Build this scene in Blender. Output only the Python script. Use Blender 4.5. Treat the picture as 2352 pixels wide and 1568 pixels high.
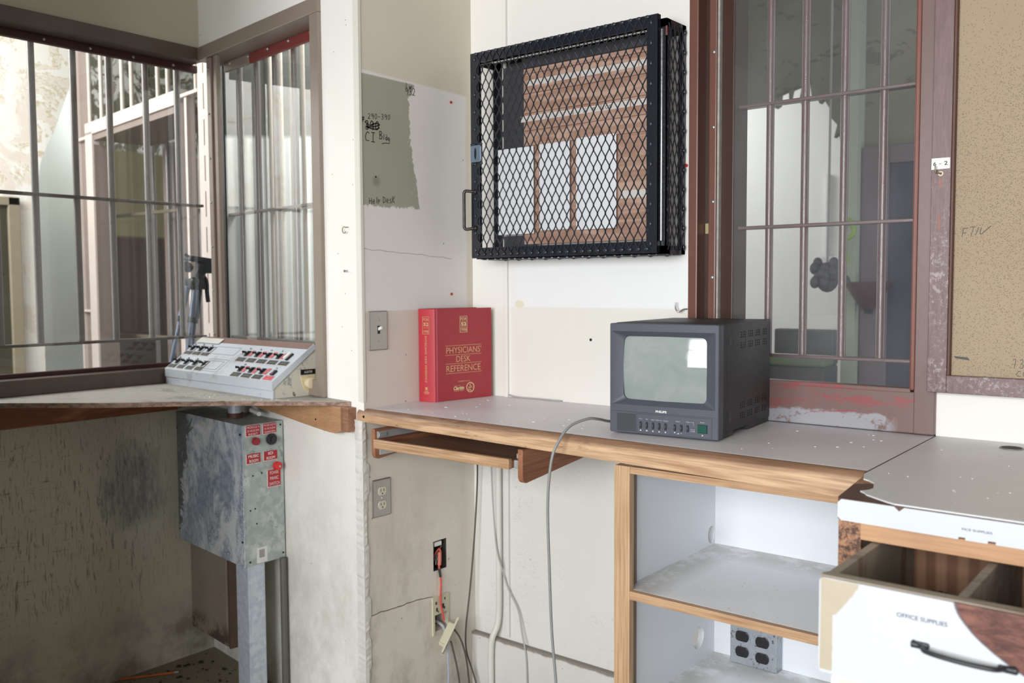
import bpy, bmesh, math, random
from math import sin, cos, pi, radians, sqrt, atan2
from mathutils import Vector, Matrix, Quaternion

for o in list(bpy.data.objects): bpy.data.objects.remove(o)
SC = bpy.context.scene
COL = SC.collection
rnd = random.Random(7)

# ------------------------------------------------------------------ camera
def rot_cam(y, p, r):
    f = Vector((sin(y)*cos(p), cos(y)*cos(p), -sin(p)))
    rt = Vector((cos(y), -sin(y), 0)); up = rt.cross(f)
    return rt*cos(r)+up*sin(r), -rt*sin(r)+up*cos(r), f
cd = bpy.data.cameras.new('camera'); cam = bpy.data.objects.new('camera', cd); COL.objects.link(cam)
_r, _u, _f = rot_cam(-0.68021, 0.0605338, -0.0056378)
M = Matrix.Identity(4)
for i in range(3):
    M[i][0] = _r[i]; M[i][1] = _u[i]; M[i][2] = -_f[i]; M[i][3] = (2.03, -2.303, 1.32)[i]
cam.matrix_world = M
cd.sensor_width = 36; cd.lens = 2103.156/2352*36; cd.clip_start = 0.05
cd.dof.use_dof = True; cd.dof.focus_distance = 2.25; cd.dof.aperture_fstop = 4.0
SC.camera = cam

# ------------------------------------------------------------------ world, lights, exposure
SC.view_settings.view_transform = 'Standard'; SC.view_settings.look = 'None'
SC.view_settings.gamma = 1.0; SC.view_settings.use_curve_mapping = False
SC.view_settings.exposure = 0.0
w = bpy.data.worlds.new('world'); SC.world = w; w.use_nodes = True
w.node_tree.nodes['Background'].inputs[0].default_value = (0.86, 0.93, 1.0, 1)
w.node_tree.nodes['Background'].inputs[1].default_value = 1.6
def area(name, loc, target, sx, sy, power, col=(1, 1, 1)):
    l = bpy.data.lights.new(name, 'AREA'); l.shape = 'RECTANGLE'; l.size = sx; l.size_y = sy
    l.energy = power; l.color = col
    o = bpy.data.objects.new(name, l); COL.objects.link(o); o.location = loc
    o.rotation_euler = (Vector(target)-Vector(loc)).to_track_quat('-Z', 'Y').to_euler()
    return o
# daylight entering through the two big windows behind the photographer
area('daylight_window_a', (1.15, -5.07, 1.75), (1.15, 0, 1.75), 1.5, 1.8, 160, (0.97, 0.985, 1.0))
area('daylight_window_b', (2.85, -5.07, 1.75), (2.85, 0, 1.75), 1.4, 1.8, 155, (0.97, 0.985, 1.0))
# unseen fill lamps added to brighten the corridor and the room behind window_3
area('fill_corridor', (-2.3, -1.9, 2.85), (-3.0, 0.0, 1.6), 1.2, 1.6, 85, (1.0, 0.99, 0.96))
area('fill_back_room', (-0.95, 2.75, 2.5), (0.35, 3.3, 1.9), 0.5, 1.0, 9, (0.98, 0.99, 1.0))

area('fill_arch', (-3.45, 0.75, 2.5), (-3.75, 0.1, 1.4), 0.3, 0.4, 5, (0.97, 1.0, 1.0))  # unseen fill lamp added to lift the grey wall under the arch

# ------------------------------------------------------------------ node helper
def lin(c):
    c = c/255.0
    return c/12.92 if c <= 0.04045 else ((c+0.055)/1.055)**2.4
def C(r, g, b): return (lin(r), lin(g), lin(b), 1.0)
class V:
    def __init__(s, g, sock): s.g = g; s.k = sock
    def _m(s, op, a, b=None, c=None):
        n = s.g.nt.nodes.new('ShaderNodeMath'); n.operation = op
        for i, v in enumerate((a, b, c)):
            if v is None: continue
            if isinstance(v, V): s.g.nt.links.new(v.k, n.inputs[i])
            else: n.inputs[i].default_value = v
        return V(s.g, n.outputs[0])
    def __add__(s, o): return s._m('ADD', s, o)
    __radd__ = __add__
    def __sub__(s, o): return s._m('SUBTRACT', s, o)
    def __rsub__(s, o): return s._m('SUBTRACT', o, s)
    def __mul__(s, o): return s._m('MULTIPLY', s, o)
    __rmul__ = __mul__
    def __truediv__(s, o): return s._m('DIVIDE', s, o)
    def abs(s): return s._m('ABSOLUTE', s)
    def sin(s): return s._m('SINE', s)
    def frac(s): return s._m('FRACT', s)
    def clamp(s):
        r = s._m('ADD', s, 0.0); r.k.node.use_clamp = True; return r
    def gt(s, e, soft=0.01):          # 0 -> 1 when s rises above e
        return ((s-e)/soft+0.5).clamp()
    def lt(s, e, soft=0.01): return ((e-s)/soft+0.5).clamp()
    def pw(s, e): return s._m('POWER', s, e)
class G:
    def __init__(s, name, off=None):
        s.mat = bpy.data.materials.new(name); s.mat.use_nodes = True; s.nt = s.mat.node_tree
        s.b = s.nt.nodes['Principled BSDF']; s.out = s.nt.nodes['Material Output']
        s.tc = s.nt.nodes.new('ShaderNodeTexCoord')
        s.P = s.tc.outputs['Object']
        sp = s.nt.nodes.new('ShaderNodeSeparateXYZ'); s.nt.links.new(s.P, sp.inputs[0])
        s.x, s.y, s.z = (V(s, sp.outputs[i]) for i in range(3))
        if off: s.x, s.y, s.z = s.x+off[0], s.y+off[1], s.z+off[2]      # part of a thing: back to room coordinates
    def vec(s, sc=(1, 1, 1), off=(0, 0, 0), rot=(0, 0, 0)):
        m = s.nt.nodes.new('ShaderNodeMapping'); s.nt.links.new(s.P, m.inputs[0])
        m.inputs['Scale'].default_value = sc; m.inputs['Location'].default_value = off; m.inputs['Rotation'].default_value = rot
        return m.outputs[0]
    def noise(s, scale=10, detail=4, rough=0.55, sc=None, dist=0.0, off=(0, 0, 0), rot=(0, 0, 0)):
        n = s.nt.nodes.new('ShaderNodeTexNoise'); n.inputs['Scale'].default_value = scale
        n.inputs['Detail'].default_value = detail; n.inputs['Roughness'].default_value = rough; n.inputs['Distortion'].default_value = dist
        s.nt.links.new(s.vec(sc or (1, 1, 1), off, rot), n.inputs['Vector'])
        return V(s, n.outputs[0])
    def vor(s, scale=10, feat='F1', sc=None, out=0, rnd_=1.0):
        n = s.nt.nodes.new('ShaderNodeTexVoronoi'); n.inputs['Scale'].default_value = scale; n.feature = feat
        n.inputs['Randomness'].default_value = rnd_
        s.nt.links.new(s.vec(sc or (1, 1, 1)), n.inputs['Vector'])
        if out == 1:
            sp = s.nt.nodes.new('ShaderNodeSeparateColor'); s.nt.links.new(n.outputs[1], sp.inputs[0]); return V(s, sp.outputs[0])
        return V(s, n.outputs[0])
    def wave(s, scale, dist, sc=(1, 1, 1), direction='X', detail=3, typ='BANDS', dscale=1.0, off=(0, 0, 0)):
        n = s.nt.nodes.new('ShaderNodeTexWave'); n.wave_type = typ
        if typ == 'BANDS': n.bands_direction = direction
        else: n.rings_direction = direction
        n.inputs['Scale'].default_value = scale; n.inputs['Distortion'].default_value = dist
        n.inputs['Detail'].default_value = detail; n.inputs['Detail Scale'].default_value = dscale
        s.nt.links.new(s.vec(sc, off), n.inputs['Vector']); return V(s, n.outputs['Fac'])
    def mix(s, a, b, f):
        n = s.nt.nodes.new('ShaderNodeMix'); n.data_type = 'RGBA'
        for i, v in ((6, a), (7, b)):
            if isinstance(v, tuple): n.inputs[i].default_value = v
            else: s.nt.links.new(v, n.inputs[i])
        if isinstance(f, V): s.nt.links.new(f.k, n.inputs[0])
        else: n.inputs[0].default_value = f
        return n.outputs[2]
    def col(s, c):
        if isinstance(c, tuple): s.b.inputs['Base Color'].default_value = c
        else: s.nt.links.new(c, s.b.inputs['Base Color'])
        return s
    def set(s, k, v):
        if isinstance(v, V): s.nt.links.new(v.k, s.b.inputs[k])
        else: s.b.inputs[k].default_value = v
        return s
    def bump(s, h, strength=0.3, dist=0.002):
        n = s.nt.nodes.new('ShaderNodeBump'); n.inputs['Strength'].default_value = strength; n.inputs['Distance'].default_value = dist
        s.nt.links.new(h.k, n.inputs['Height']); s.nt.links.new(n.outputs[0], s.b.inputs['Normal']); return s
def simple(name, c, rough=0.5, metal=0.0, var=0.06, scale=20, bump=0.0, spec=0.5):
    g = G(name); n = g.noise(scale, 5)
    dark = tuple(v*(1-var*2.2) for v in c[:3])+(1,); lt = tuple(min(1, v*(1+var*1.2)) for v in c[:3])+(1,)
    g.col(g.mix(dark, lt, n)); g.set('Roughness', (n*0.2+(rough-0.1)).clamp()); g.set('Metallic', metal); g.set('Specular IOR Level', spec)
    if bump: g.bump(g.noise(scale*6, 4), bump, 0.001)
    return g.mat
def wood(name, c1, c2, axis='X', scale=1.0, rough=0.5, dirt=0.0, dark=None):
    # long grain along axis; fine pores plus cathedral figure
    g = G(name)
    S = {'X': (1.2, 14, 14), 'Y': (14, 1.2, 14), 'Z': (14, 14, 1.2)}[axis]
    S = tuple(v*scale for v in S)
    n1 = g.noise(1.6, 3, 0.5, sc=S, dist=0.6)
    ring = (n1*16.0).sin()*0.5+0.5
    S2 = {'X': (6, 260, 260), 'Y': (260, 6, 260), 'Z': (260, 260, 6)}[axis]
    pore = g.noise(1.0, 2, 0.6, sc=S2)
    f = (ring*0.45+pore.gt(0.52, 0.25)*0.55).clamp()
    c = g.mix(c1, c2, f)
    if dirt:
        c = g.mix(c, dark or C(90, 70, 55), (g.noise(7, 5).gt(0.56, 0.2)*dirt))
    g.col(c); g.set('Roughness', rough); g.bump(pore, 0.25, 0.0006)
    return g.mat
def glass(name, haze=0.03, tint=(1, 1, 1, 1), ior=1.5, streak=True, hazecol=None):
    g = G(name); nt = g.nt; nt.nodes.remove(g.b)
    tr = nt.nodes.new('ShaderNodeBsdfTransparent'); tr.inputs[0].default_value = tint
    gl = nt.nodes.new('ShaderNodeBsdfGlossy'); gl.inputs['Roughness'].default_value = 0.01
    fr = nt.nodes.new('ShaderNodeFresnel'); fr.inputs[0].default_value = ior
    ge = nt.nodes.new('ShaderNodeNewGeometry')      # the pane is a thin slab: only its outer faces reflect
    fac = V(g, fr.outputs[0])*(1.0-V(g, ge.outputs['Backfacing']))*1.5
    m1 = nt.nodes.new('ShaderNodeMixShader'); nt.links.new(fac.k, m1.inputs[0])
    nt.links.new(tr.outputs[0], m1.inputs[1]); nt.links.new(gl.outputs[0], m1.inputs[2])
    df = nt.nodes.new('ShaderNodeBsdfDiffuse'); df.inputs[0].default_value = hazecol or (0.75, 0.78, 0.8, 1)
    m2 = nt.nodes.new('ShaderNodeMixShader')
    n = g.noise(5, 6, 0.65, sc=(1, 1, 0.5)).gt(0.5, 0.5)*haze*1.2+haze*0.4
    sc = g.noise(60, 3, 0.7, sc=(1, 1, 0.12), dist=2).gt(0.72, 0.05)*haze*2
    nt.links.new((n+sc).k, m2.inputs[0]); nt.links.new(m1.outputs[0], m2.inputs[1]); nt.links.new(df.outputs[0], m2.inputs[2])
    nt.links.new(m2.outputs[0], g.out.inputs[0]); return g.mat

# ------------------------------------------------------------------ mesh helpers
def BM(): return bmesh.new()
ROOT = {}
def _tag(o, label=None, cat=None, group=None, kind=None):
    if label: o['label'] = label
    if cat: o['category'] = cat
    if group: o['group'] = group
    if kind: o['kind'] = kind
    return o
def obj(name, bm, mat, parent=None, label=None, cat=None, group=None, kind=None, smooth=None, local=False):
    me = bpy.data.meshes.new(name)
    if isinstance(bm, bpy.types.Mesh): me = bm
    else: bm.to_mesh(me); bm.free()
    if parent is not None and not local: me.transform(ROOT[parent.name].inverted())
    o = bpy.data.objects.new(name, me); COL.objects.link(o)
    if mat is not None:
        me.materials.clear(); me.materials.append(mat)
    if smooth is not None:
        for p in me.polygons: p.use_smooth = True
        try: me.set_sharp_from_angle(angle=radians(smooth))
        except Exception: pass
    if parent is not None:
        o.parent = parent; ROOT[o.name] = ROOT[parent.name]
    else: ROOT[o.name] = Matrix.Identity(4)
    return _tag(o, label, cat, group, kind)
def thing(name, loc, label=None, cat=None, group=None, kind=None, rz=0.0, parent=None):
    o = bpy.data.objects.new(name, None); COL.objects.link(o); o.empty_display_size = 0.05
    o.location = loc; o.rotation_euler = (0, 0, rz)
    ROOT[o.name] = Matrix.Translation(loc) @ Matrix.Rotation(rz, 4, 'Z')
    return _tag(o, label, cat, group, kind)
def own(name, bm, mat, label=None, cat=None, group=None, kind=None, smooth=None, base=None):
    # a thing that is one mesh, with its origin at its base
    if base is None:
        vs = [v.co for v in bm.verts]
        base = (sum(v.x for v in vs)/len(vs), sum(v.y for v in vs)/len(vs), min(v.z for v in vs))
    for v in bm.verts: v.co -= Vector(base)
    o = obj(name, bm, mat, None, label, cat, group, kind, smooth); o.location = base
    ROOT[o.name] = Matrix.Translation(base)
    return o
def _bev(bm, geom, b, seg=2):
    if b > 0:
        es = [e for e in {e for v in geom for e in v.link_edges}]
        bmesh.ops.bevel(bm, geom=es, offset=b, segments=seg, affect='EDGES', profile=0.5)
def bx(bm, x0, x1, y0, y1, z0, z1, b=0.0, seg=2):
    r = bmesh.ops.create_cube(bm, size=1.0)['verts']
    for v in r:
        v.co = Vector(((x0+x1)/2+v.co.x*(x1-x0), (y0+y1)/2+v.co.y*(y1-y0), (z0+z1)/2+v.co.z*(z1-z0)))
    _bev(bm, r, b, seg); return bm
def ob(bm, c, ax, ay, az, b=0.0, seg=2):
    # oriented box, ax/ay/az are full-length edge vectors
    r = bmesh.ops.create_cube(bm, size=1.0)['verts']; c = Vector(c)
    for v in r: v.co = c+Vector(ax)*v.co.x+Vector(ay)*v.co.y+Vector(az)*v.co.z
    _bev(bm, r, b, seg); return bm
def prism(bm, pts, z0, z1, b=0.0):
    lo = [bm.verts.new((p[0], p[1], z0)) for p in pts]; hi = [bm.verts.new((p[0], p[1], z1)) for p in pts]
    n = len(pts)
    fs = [bm.faces.new(lo[::-1]), bm.faces.new(hi)]
    for i in range(n): fs.append(bm.faces.new((lo[i], lo[(i+1) % n], hi[(i+1) % n], hi[i])))
    bmesh.ops.recalc_face_normals(bm, faces=fs)
    _bev(bm, lo+hi, b); return bm
def plate(bm, P, pts, h0, h1, b=0.0):
    # polygon in plane P extruded from height h0 to h1 along the normal
    lo = [bm.verts.new(P.at(u, v, h0)) for u, v in pts]; hi = [bm.verts.new(P.at(u, v, h1)) for u, v in pts]
    n = len(pts); fs = [bm.faces.new(lo[::-1]), bm.faces.new(hi)]
    for i in range(n): fs.append(bm.faces.new((lo[i], lo[(i+1) % n], hi[(i+1) % n], hi[i])))
    bmesh.ops.recalc_face_normals(bm, faces=fs); _bev(bm, lo+hi, b); return bm
def rect(u0, u1, v0, v1): return [(u0, v0), (u1, v0), (u1, v1), (u0, v1)]
def rrect(u0, u1, v0, v1, r, n=5):
    o = []
    for cx, cy, a in ((u1-r, v1-r, 0), (u0+r, v1-r, 90), (u0+r, v0+r, 180), (u1-r, v0+r, 270)):
        for i in range(n+1):
            t = radians(a+90*i/n); o.append((cx+r*cos(t), cy+r*sin(t)))
    return o
def circ(u, v, r, n=20): return [(u+r*cos(2*pi*i/n), v+r*sin(2*pi*i/n)) for i in range(n)]
def split_parts(o):
    # turn a mesh of several loose pieces into one object per piece, same parent and name
    bm = bmesh.new(); bm.from_mesh(o.data); bm.verts.ensure_lookup_table(); seen = set(); groups = []
    for v in bm.verts:
        if v.index in seen: continue
        st = [v]; seen.add(v.index); g_ = []
        while st:
            q = st.pop(); g_.append(q.index)
            for e in q.link_edges:
                for w_ in e.verts:
                    if w_.index not in seen: seen.add(w_.index); st.append(w_)
        groups.append(set(g_))
    if len(groups) < 2: bm.free(); return
    mat = o.data.materials[0]; smooth = any(p.use_smooth for p in o.data.polygons)
    for k, g_ in enumerate(groups):
        nb = bmesh.new(); mp = {}
        for i in sorted(g_): mp[i] = nb.verts.new(bm.verts[i].co)
        for f in bm.faces:
            if f.verts[0].index in g_: nb.faces.new([mp[v.index] for v in f.verts]).smooth = smooth
        me = bpy.data.meshes.new(o.name); nb.to_mesh(me); nb.free(); me.materials.append(mat)
        if k == 0: o.data = me
        else:
            c = bpy.data.objects.new(o.name.split('.')[0], me); COL.objects.link(c); c.parent = o.parent; c.location = o.location
    bm.free()
class PL:
    def __init__(s, o, U, W): s.o = Vector(o); s.U = Vector(U).normalized(); s.W = Vector(W).normalized(); s.N = s.U.cross(s.W)
    def at(s, u, v, h=0.0): return s.o+s.U*u+s.W*v+s.N*h
def cyl(bm, p0, p1, r, seg=12, r2=None, b=0.0):
    p0 = Vector(p0); p1 = Vector(p1); d = p1-p0; L = d.length
    m = Matrix.Translation((p0+p1)/2) @ d.to_track_quat('Z', 'Y').to_matrix().to_4x4()
    r_ = bmesh.ops.create_cone(bm, cap_ends=True, segments=seg, radius1=r, radius2=(r if r2 is None else r2), depth=L, matrix=m)['verts']
    if b:
        es = [e for e in {e for v in r_ for e in v.link_edges} if len(e.link_faces) == 2 and any(len(f.verts) > 4 for f in e.link_faces)]
        bmesh.ops.bevel(bm, geom=es, offset=b, segments=2, affect='EDGES', profile=0.5)
    return bm
def ball(bm, c, r, sx=1, sy=1, sz=1, seg=10):
    bmesh.ops.create_uvsphere(bm, u_segments=seg, v_segments=max(6, seg//2+1), radius=r, matrix=Matrix.Translation(c) @ Matrix.Diagonal((sx, sy, sz, 1)))
    return bm
def smoothpts(P, k=6):
    P = [Vector(p) for p in P]; Q = [P[0]*2-P[1]]+P+[P[-1]*2-P[-2]]; out = []
    for i in range(1, len(Q)-2):
        for j in range(k):
            t = j/k; a, b, c, d = Q[i-1:i+3]
            out.append(0.5*((2*b)+(c-a)*t+(2*a-5*b+4*c-d)*t*t+(3*b-a-3*c+d)*t**3))
    out.append(P[-1]); return out
def tube(bm, pts, r, seg=8, smooth=True, flat=None):
    P = smoothpts(pts) if smooth else [Vector(p) for p in pts]
    rings = []; up = Vector((0, 0, 1)); prev = None
    for i, p in enumerate(P):
        t = (P[min(i+1, len(P)-1)]-P[max(i-1, 0)]).normalized()
        if prev is None:
            a = t.cross(up)
            if a.length < 0.05: a = t.cross(Vector((1, 0, 0)))
            a.normalize()
        else:
            a = prev-t*prev.dot(t); a.normalize()
        prev = a; b = t.cross(a); rr = r(i/(len(P)-1)) if callable(r) else r
        rings.append([bm.verts.new(p+a*(cos(2*pi*k/seg)*rr)+b*(sin(2*pi*k/seg)*rr*(flat or 1))) for k in range(seg)])
    for i in range(len(rings)-1):
        for k in range(seg):
            bm.faces.new((rings[i][k], rings[i][(k+1) % seg], rings[i+1][(k+1) % seg], rings[i+1][k]))
    bm.faces.new(rings[0][::-1]); bm.faces.new(rings[-1]); return bm
def stroke(bm, P, pts, wd=0.002, h=0.0006, k=4):
    # flat pen stroke on plane P
    pts = smoothpts([Vector((u, v, 0)) for u, v in pts], k) if len(pts) > 2 else [Vector((u, v, 0)) for u, v in pts]
    L = []
    for i, p in enumerate(pts):
        t = pts[min(i+1, len(pts)-1)]-pts[max(i-1, 0)]
        if t.length < 1e-9: t = Vector((1, 0, 0))
        t.normalize(); n = Vector((-t.y, t.x, 0))*wd/2
        L.append((bm.verts.new(P.at(p.x+n.x, p.y+n.y, h)), bm.verts.new(P.at(p.x-n.x, p.y-n.y, h))))
    for i in range(len(L)-1):
        f = bm.faces.new((L[i][0], L[i][1], L[i+1][1], L[i+1][0]))
        if f.normal.dot(P.N) < 0: pass
    return bm
def text_mesh(s, P, u0, u1, v0, v1, h=0.0008, bold=0.0, rot=0, th=0.0003, shear=0.0):
    cu = bpy.data.curves.new('lettering', 'FONT'); cu.body = s; cu.size = 1; cu.offset = bold; cu.extrude = 0.0; cu.shear = shear
    cu.resolution_u = 3
    o = bpy.data.objects.new('tmp', cu); COL.objects.link(o)
    dg = bpy.context.evaluated_depsgraph_get(); dg.update()
    me = bpy.data.meshes.new_from_object(o.evaluated_get(dg)); bpy.data.objects.remove(o); bpy.data.curves.remove(cu)
    if rot:
        me.transform(Matrix.Rotation(radians(rot), 4, 'Z'))
    xs = [v.co.x for v in me.vertices]; ys = [v.co.y for v in me.vertices]
    ax, bx_, ay, by = min(xs), max(xs), min(ys), max(ys)
    for v in me.vertices:
        u = u0+(v.co.x-ax)/(bx_-ax+1e-9)*(u1-u0); q = v0+(v.co.y-ay)/(by-ay+1e-9)*(v1-v0)
        v.co = P.at(u, q, h)
    return me
def join_text(items, P):
    # several text_mesh/stroke bits into one bmesh
    bm = BM()
    for it in items:
        me = text_mesh(it[0], P, *it[1:5], **(it[5] if len(it) > 5 else {})); bm.from_mesh(me); bpy.data.meshes.remove(me)
    return bm

A2 = -0.1334
T2 = Vector((cos(A2), sin(A2), 0)); N2 = Vector((sin(A2), -cos(A2), 0))     # wall_alcove: along, outward (towards the room)
Q2 = Vector((0, -0.49, 0))
PW2 = PL(Q2, T2, (0, 0, 1))          # u = distance from the outer corner (negative to the left), v = z
PSIDE = PL((0, 0, 0), (0, 1, 0), (0, 0, 1))
PBACK = PL((0, 0, 0), (1, 0, 0), (0, 0, 1))
FL = -0.055                          # floor level
CEIL = 2.95
# ------------------------------------------------------------------ materials
def m_wall_side():
    g = G('wall_side_paint'); n = g.noise(9, 6, 0.65); nf = g.noise(70, 5, 0.7); nl = g.noise(2.5, 4)
    y, z = g.y, g.z
    top = g.mix(C(224, 216, 201), C(210, 202, 186), nl)
    skim = g.mix(C(236, 232, 230), C(226, 222, 219), nl)
    green = g.mix(C(172, 172, 157), C(159, 161, 145), n)
    taupe = g.mix(C(224, 213, 204), C(213, 202, 193), nl)
    low = g.mix(C(232, 225, 216), C(214, 206, 195), nl)
    c = g.mix(skim, top, ((z+y*0.02)).gt(1.940, 0.006))
    c = g.mix(c, top, (y+(n-0.5)*0.02).gt(-0.030, 0.01))
    e = (n-0.5)*0.03+(nf-0.5)*0.034
    gm = (y+e).lt(-0.262+0.0, 0.004)*(z+e).gt(1.562, 0.004)*(z).lt(1.937, 0.003)
    # the right edge of the green patch waves in at mid height
    bow = ((z-1.83)*9.0).sin().abs()*0.0
    gm = (y+e+(z.gt(1.70, 0.25)*0.028)-(z.lt(1.66, 0.2)*0.016)-(z.gt(1.91, 0.03)*0.026)).lt(-0.262, 0.004)*(z+e).gt(1.560, 0.004)*z.lt(1.939, 0.003)
    flecks = nf.gt(0.66, 0.02)*(y+0.0).gt(-0.32, 0.05)
    green = g.mix(green, C(212, 210, 204), flecks*0.8)
    c = g.mix(c, green, gm)
    # old smudge on the green patch
    sm = ((y+0.428)*(y+0.428)+(z-1.632)*(z-1.632)).lt(0.00022, 0.0004)
    c = g.mix(c, C(128, 132, 116), sm*(n.gt(0.45, 0.1))*0.7)
    c = g.mix(c, taupe, z.lt(1.2475, 0.003)*y.lt(-0.04, 0.01))
    c = g.mix(c, low, z.lt(0.955, 0.004))
    # hairline cracks
    cr1 = (z-1.397-(y*-0.055)+(g.noise(14, 3)-0.5)*0.02-0.008).abs().lt(0.0009, 0.001)*y.lt(-0.10, 0.02)
    cr2 = (z-0.326+(y+0.3)*0.06+(g.noise(14, 3)-0.5)*0.02).abs().lt(0.0016, 0.0015)*y.lt(-0.21, 0.01)
    c = g.mix(c, C(110, 100, 90), (cr1*0.6+cr2).clamp())
    dirt = g.noise(5, 7, 0.7, sc=(1, 1, 0.6)).gt(0.57, 0.16)*z.lt(0.55, 0.6)
    c = g.mix(c, C(140, 130, 116), dirt*0.45)
    spk = g.vor(16).lt(0.045, 0.02)*n.gt(0.52, 0.03)
    c = g.mix(c, C(95, 85, 75), spk*0.8)
    drip = (y+0.10+(g.noise(6, 2)-0.5)*0.02).abs().lt(0.004, 0.005)
    g.col(c); g.set('Roughness', 0.62); g.set('Specular IOR Level', 0.35)
    g.bump(g.noise(40, 6, 0.6)+gm*-1.2+cr1*-1.0+cr2*-2.0, 0.35, 0.0012); return g.mat
def m_wall_back():
    g = G('wall_back_paint'); nl = g.noise(2.2, 5); x, z = g.x, g.z
    c = g.mix(C(236, 235, 231), C(229, 226, 220), nl)
    white = g.mix(C(242, 243, 243), C(234, 236, 237), nl)
    c = g.mix(c, white, x.gt(0.175, 0.05)*z.lt(1.40, 0.05)*(z+(g.noise(20, 4)-0.5)*0.006).gt(1.252, 0.004))
    c = g.mix(c, g.mix(C(235, 233, 227), C(229, 226, 218), nl), z.lt(1.252, 0.004)*z.gt(0.95, 0.01))
    st = ((x-0.20)*(x-0.20)+(z-1.262)*(z-1.262)*3.0+(g.noise(40, 3)-0.5)*0.0006).lt(0.0004, 0.0003)
    c = g.mix(c, C(222, 214, 180), st*0.7)
    c = g.mix(c, g.mix(C(232, 232, 228), C(216, 214, 208), nl), z.lt(0.93, 0.02))
    scr = g.noise(30, 5, 0.8, sc=(1.0, 1, 2.2), dist=2.2, rot=(0, 0.5, 0)).gt(0.60, 0.10)*g.noise(3, 3).gt(0.50, 0.12)*z.lt(0.9, 0.05)
    c = g.mix(c, C(160, 160, 160), scr*0.40)
    spk = g.vor(9).lt(0.035, 0.02)*g.noise(6, 2).gt(0.55, 0.03)
    c = g.mix(c, C(120, 110, 100), spk*0.55)
    g.col(c); g.set('Roughness', 0.5); g.bump(g.noise(30, 6, 0.6), 0.25, 0.001); return g.mat
def m_alcove_wall():
    g = G('alcove_wall_paint'); nl = g.noise(3, 6, 0.6); x, z = g.x, g.z
    c = g.mix(C(247, 246, 241), C(238, 236, 229), nl)
    d = g.noise(5, 7, 0.72, sc=(1, 1, 0.7)).gt(0.50, 0.22)*(z.lt(0.55, 0.9))
    c = g.mix(c, C(176, 170, 156), d*0.55)
    spk = g.vor(14).lt(0.04, 0.02)*g.noise(8, 2).gt(0.54, 0.03)
    c = g.mix(c, C(110, 100, 90), spk*0.6)
    g.col(c); g.set('Roughness', 0.55); g.bump(g.noise(35, 6), 0.25, 0.001); return g.mat
def m_wall_left():
    g = G('wall_left_paint'); nl = g.noise(3, 6, 0.6); y, z = g.y, g.z
    c = g.mix(C(198, 194, 178), C(182, 178, 160), nl)
    # scuffs and scratches below the shelf
    zone = (y+0.95).abs().lt(0.42, 0.30)*(z-0.55).abs().lt(0.34, 0.2)
    sc1 = (g.noise(34, 4, 0.7, sc=(1, 2.6, 0.36), dist=1.2, rot=(0.35, 0, 0)).gt(0.61, 0.06)+g.noise(46, 5, 0.75, sc=(1, 2.4, 0.30), dist=0.6, rot=(-0.45, 0, 0)).gt(0.60, 0.04)*0.8).clamp()
    sc2 = g.noise(26, 4, 0.7, sc=(1, 0.4, 2.6), dist=1.0, rot=(0.1, 0, 0)).gt(0.64, 0.05)*(y+1.15).abs().lt(0.25, 0.1)
    c = g.mix(c, C(74, 70, 62), ((sc1*0.65+sc2*0.55)*zone).clamp())
    blob = ((y+0.66)*(y+0.66)*3.0+(z-0.62)*(z-0.62)*1.6+(g.noise(9, 5)-0.5)*0.10).lt(0.030, 0.05)
    c = g.mix(c, C(96, 98, 104), blob*g.noise(30, 5, 0.8, sc=(1, 3, 0.5)).gt(0.42, 0.3)*0.75)
    d = g.noise(6, 7, 0.72).gt(0.52, 0.2)*z.lt(0.14, 0.14)
    c = g.mix(c, C(96, 88, 74), d*0.6)
    g.col(c); g.set('Roughness', 0.6); g.bump(g.noise(35, 6), 0.25, 0.001); return g.mat
MAT = {}
MAT['wall_side'] = m_wall_side(); MAT['wall_back'] = m_wall_back(); MAT['alcove'] = m_alcove_wall(); MAT['wall_left'] = m_wall_left()
MAT['plaster'] = simple('painted_plaster', C(228, 225, 216), 0.6, 0, 0.05, 3, 0.2)
MAT['low_bounce'] = simple('low_bounce_plaster', C(128, 120, 108), 0.7, 0, 0.05, 3, 0.2)  # kept dark on the unseen walls to cut bounced light
MAT['bead'] = simple('chipped_plaster', C(226, 224, 218), 0.75, 0, 0.10, 40, 0.6)
g = G('floor_lino'); n = g.noise(4, 8, 0.7); c = g.mix(C(146, 140, 120), C(116, 109, 90), n)
c = g.mix(c, C(44, 36, 26), (g.vor(13).lt(0.10, 0.06)*g.noise(7, 4).gt(0.46, 0.06)*0.85).clamp()); g.col(c); g.set('Roughness', 0.75); MAT['floor'] = g.mat
def frame_paint(name, c1, c2, chips=0.0, chipcol=C(150, 60, 58), grey=False, rough=0.36):
    g = G(name, (1.13, 0, 0.96) if grey else None); n = g.noise(7, 6, 0.6); c = g.mix(c1, c2, n)
    if chips:
        ch = g.noise(16, 6, 0.72, sc=(0.6, 1, 2.0), dist=0.6).gt(0.62-chips*0.1, 0.03)
        c = g.mix(c, chipcol, ch*0.85)
    if grey:
        gz = (g.z+(g.noise(28, 5, 0.7)-0.5)*0.03).lt(1.0, 0.006)*g.x.lt(1.36, 0.03)*(g.noise(24, 5, 0.7).gt(0.40, 0.08))
        c = g.mix(c, C(160, 162, 168), gz*0.85)
        # red undercoat streaks
        rs = g.noise(11, 5, 0.7, sc=(0.7, 1, 3.2), dist=0.8).gt(0.545, 0.02)*g.z.lt(1.075, 0.01)*g.z.gt(0.985, 0.01)
        c = g.mix(c, C(150, 70, 74), rs*0.75)
    g.col(c); g.set('Roughness', rough); g.bump(g.noise(60, 5), 0.3, 0.0008); return g.mat
MAT['frame'] = frame_paint('taupe_frame_paint', C(150, 136, 126), C(132, 118, 108), 0.0)
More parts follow.
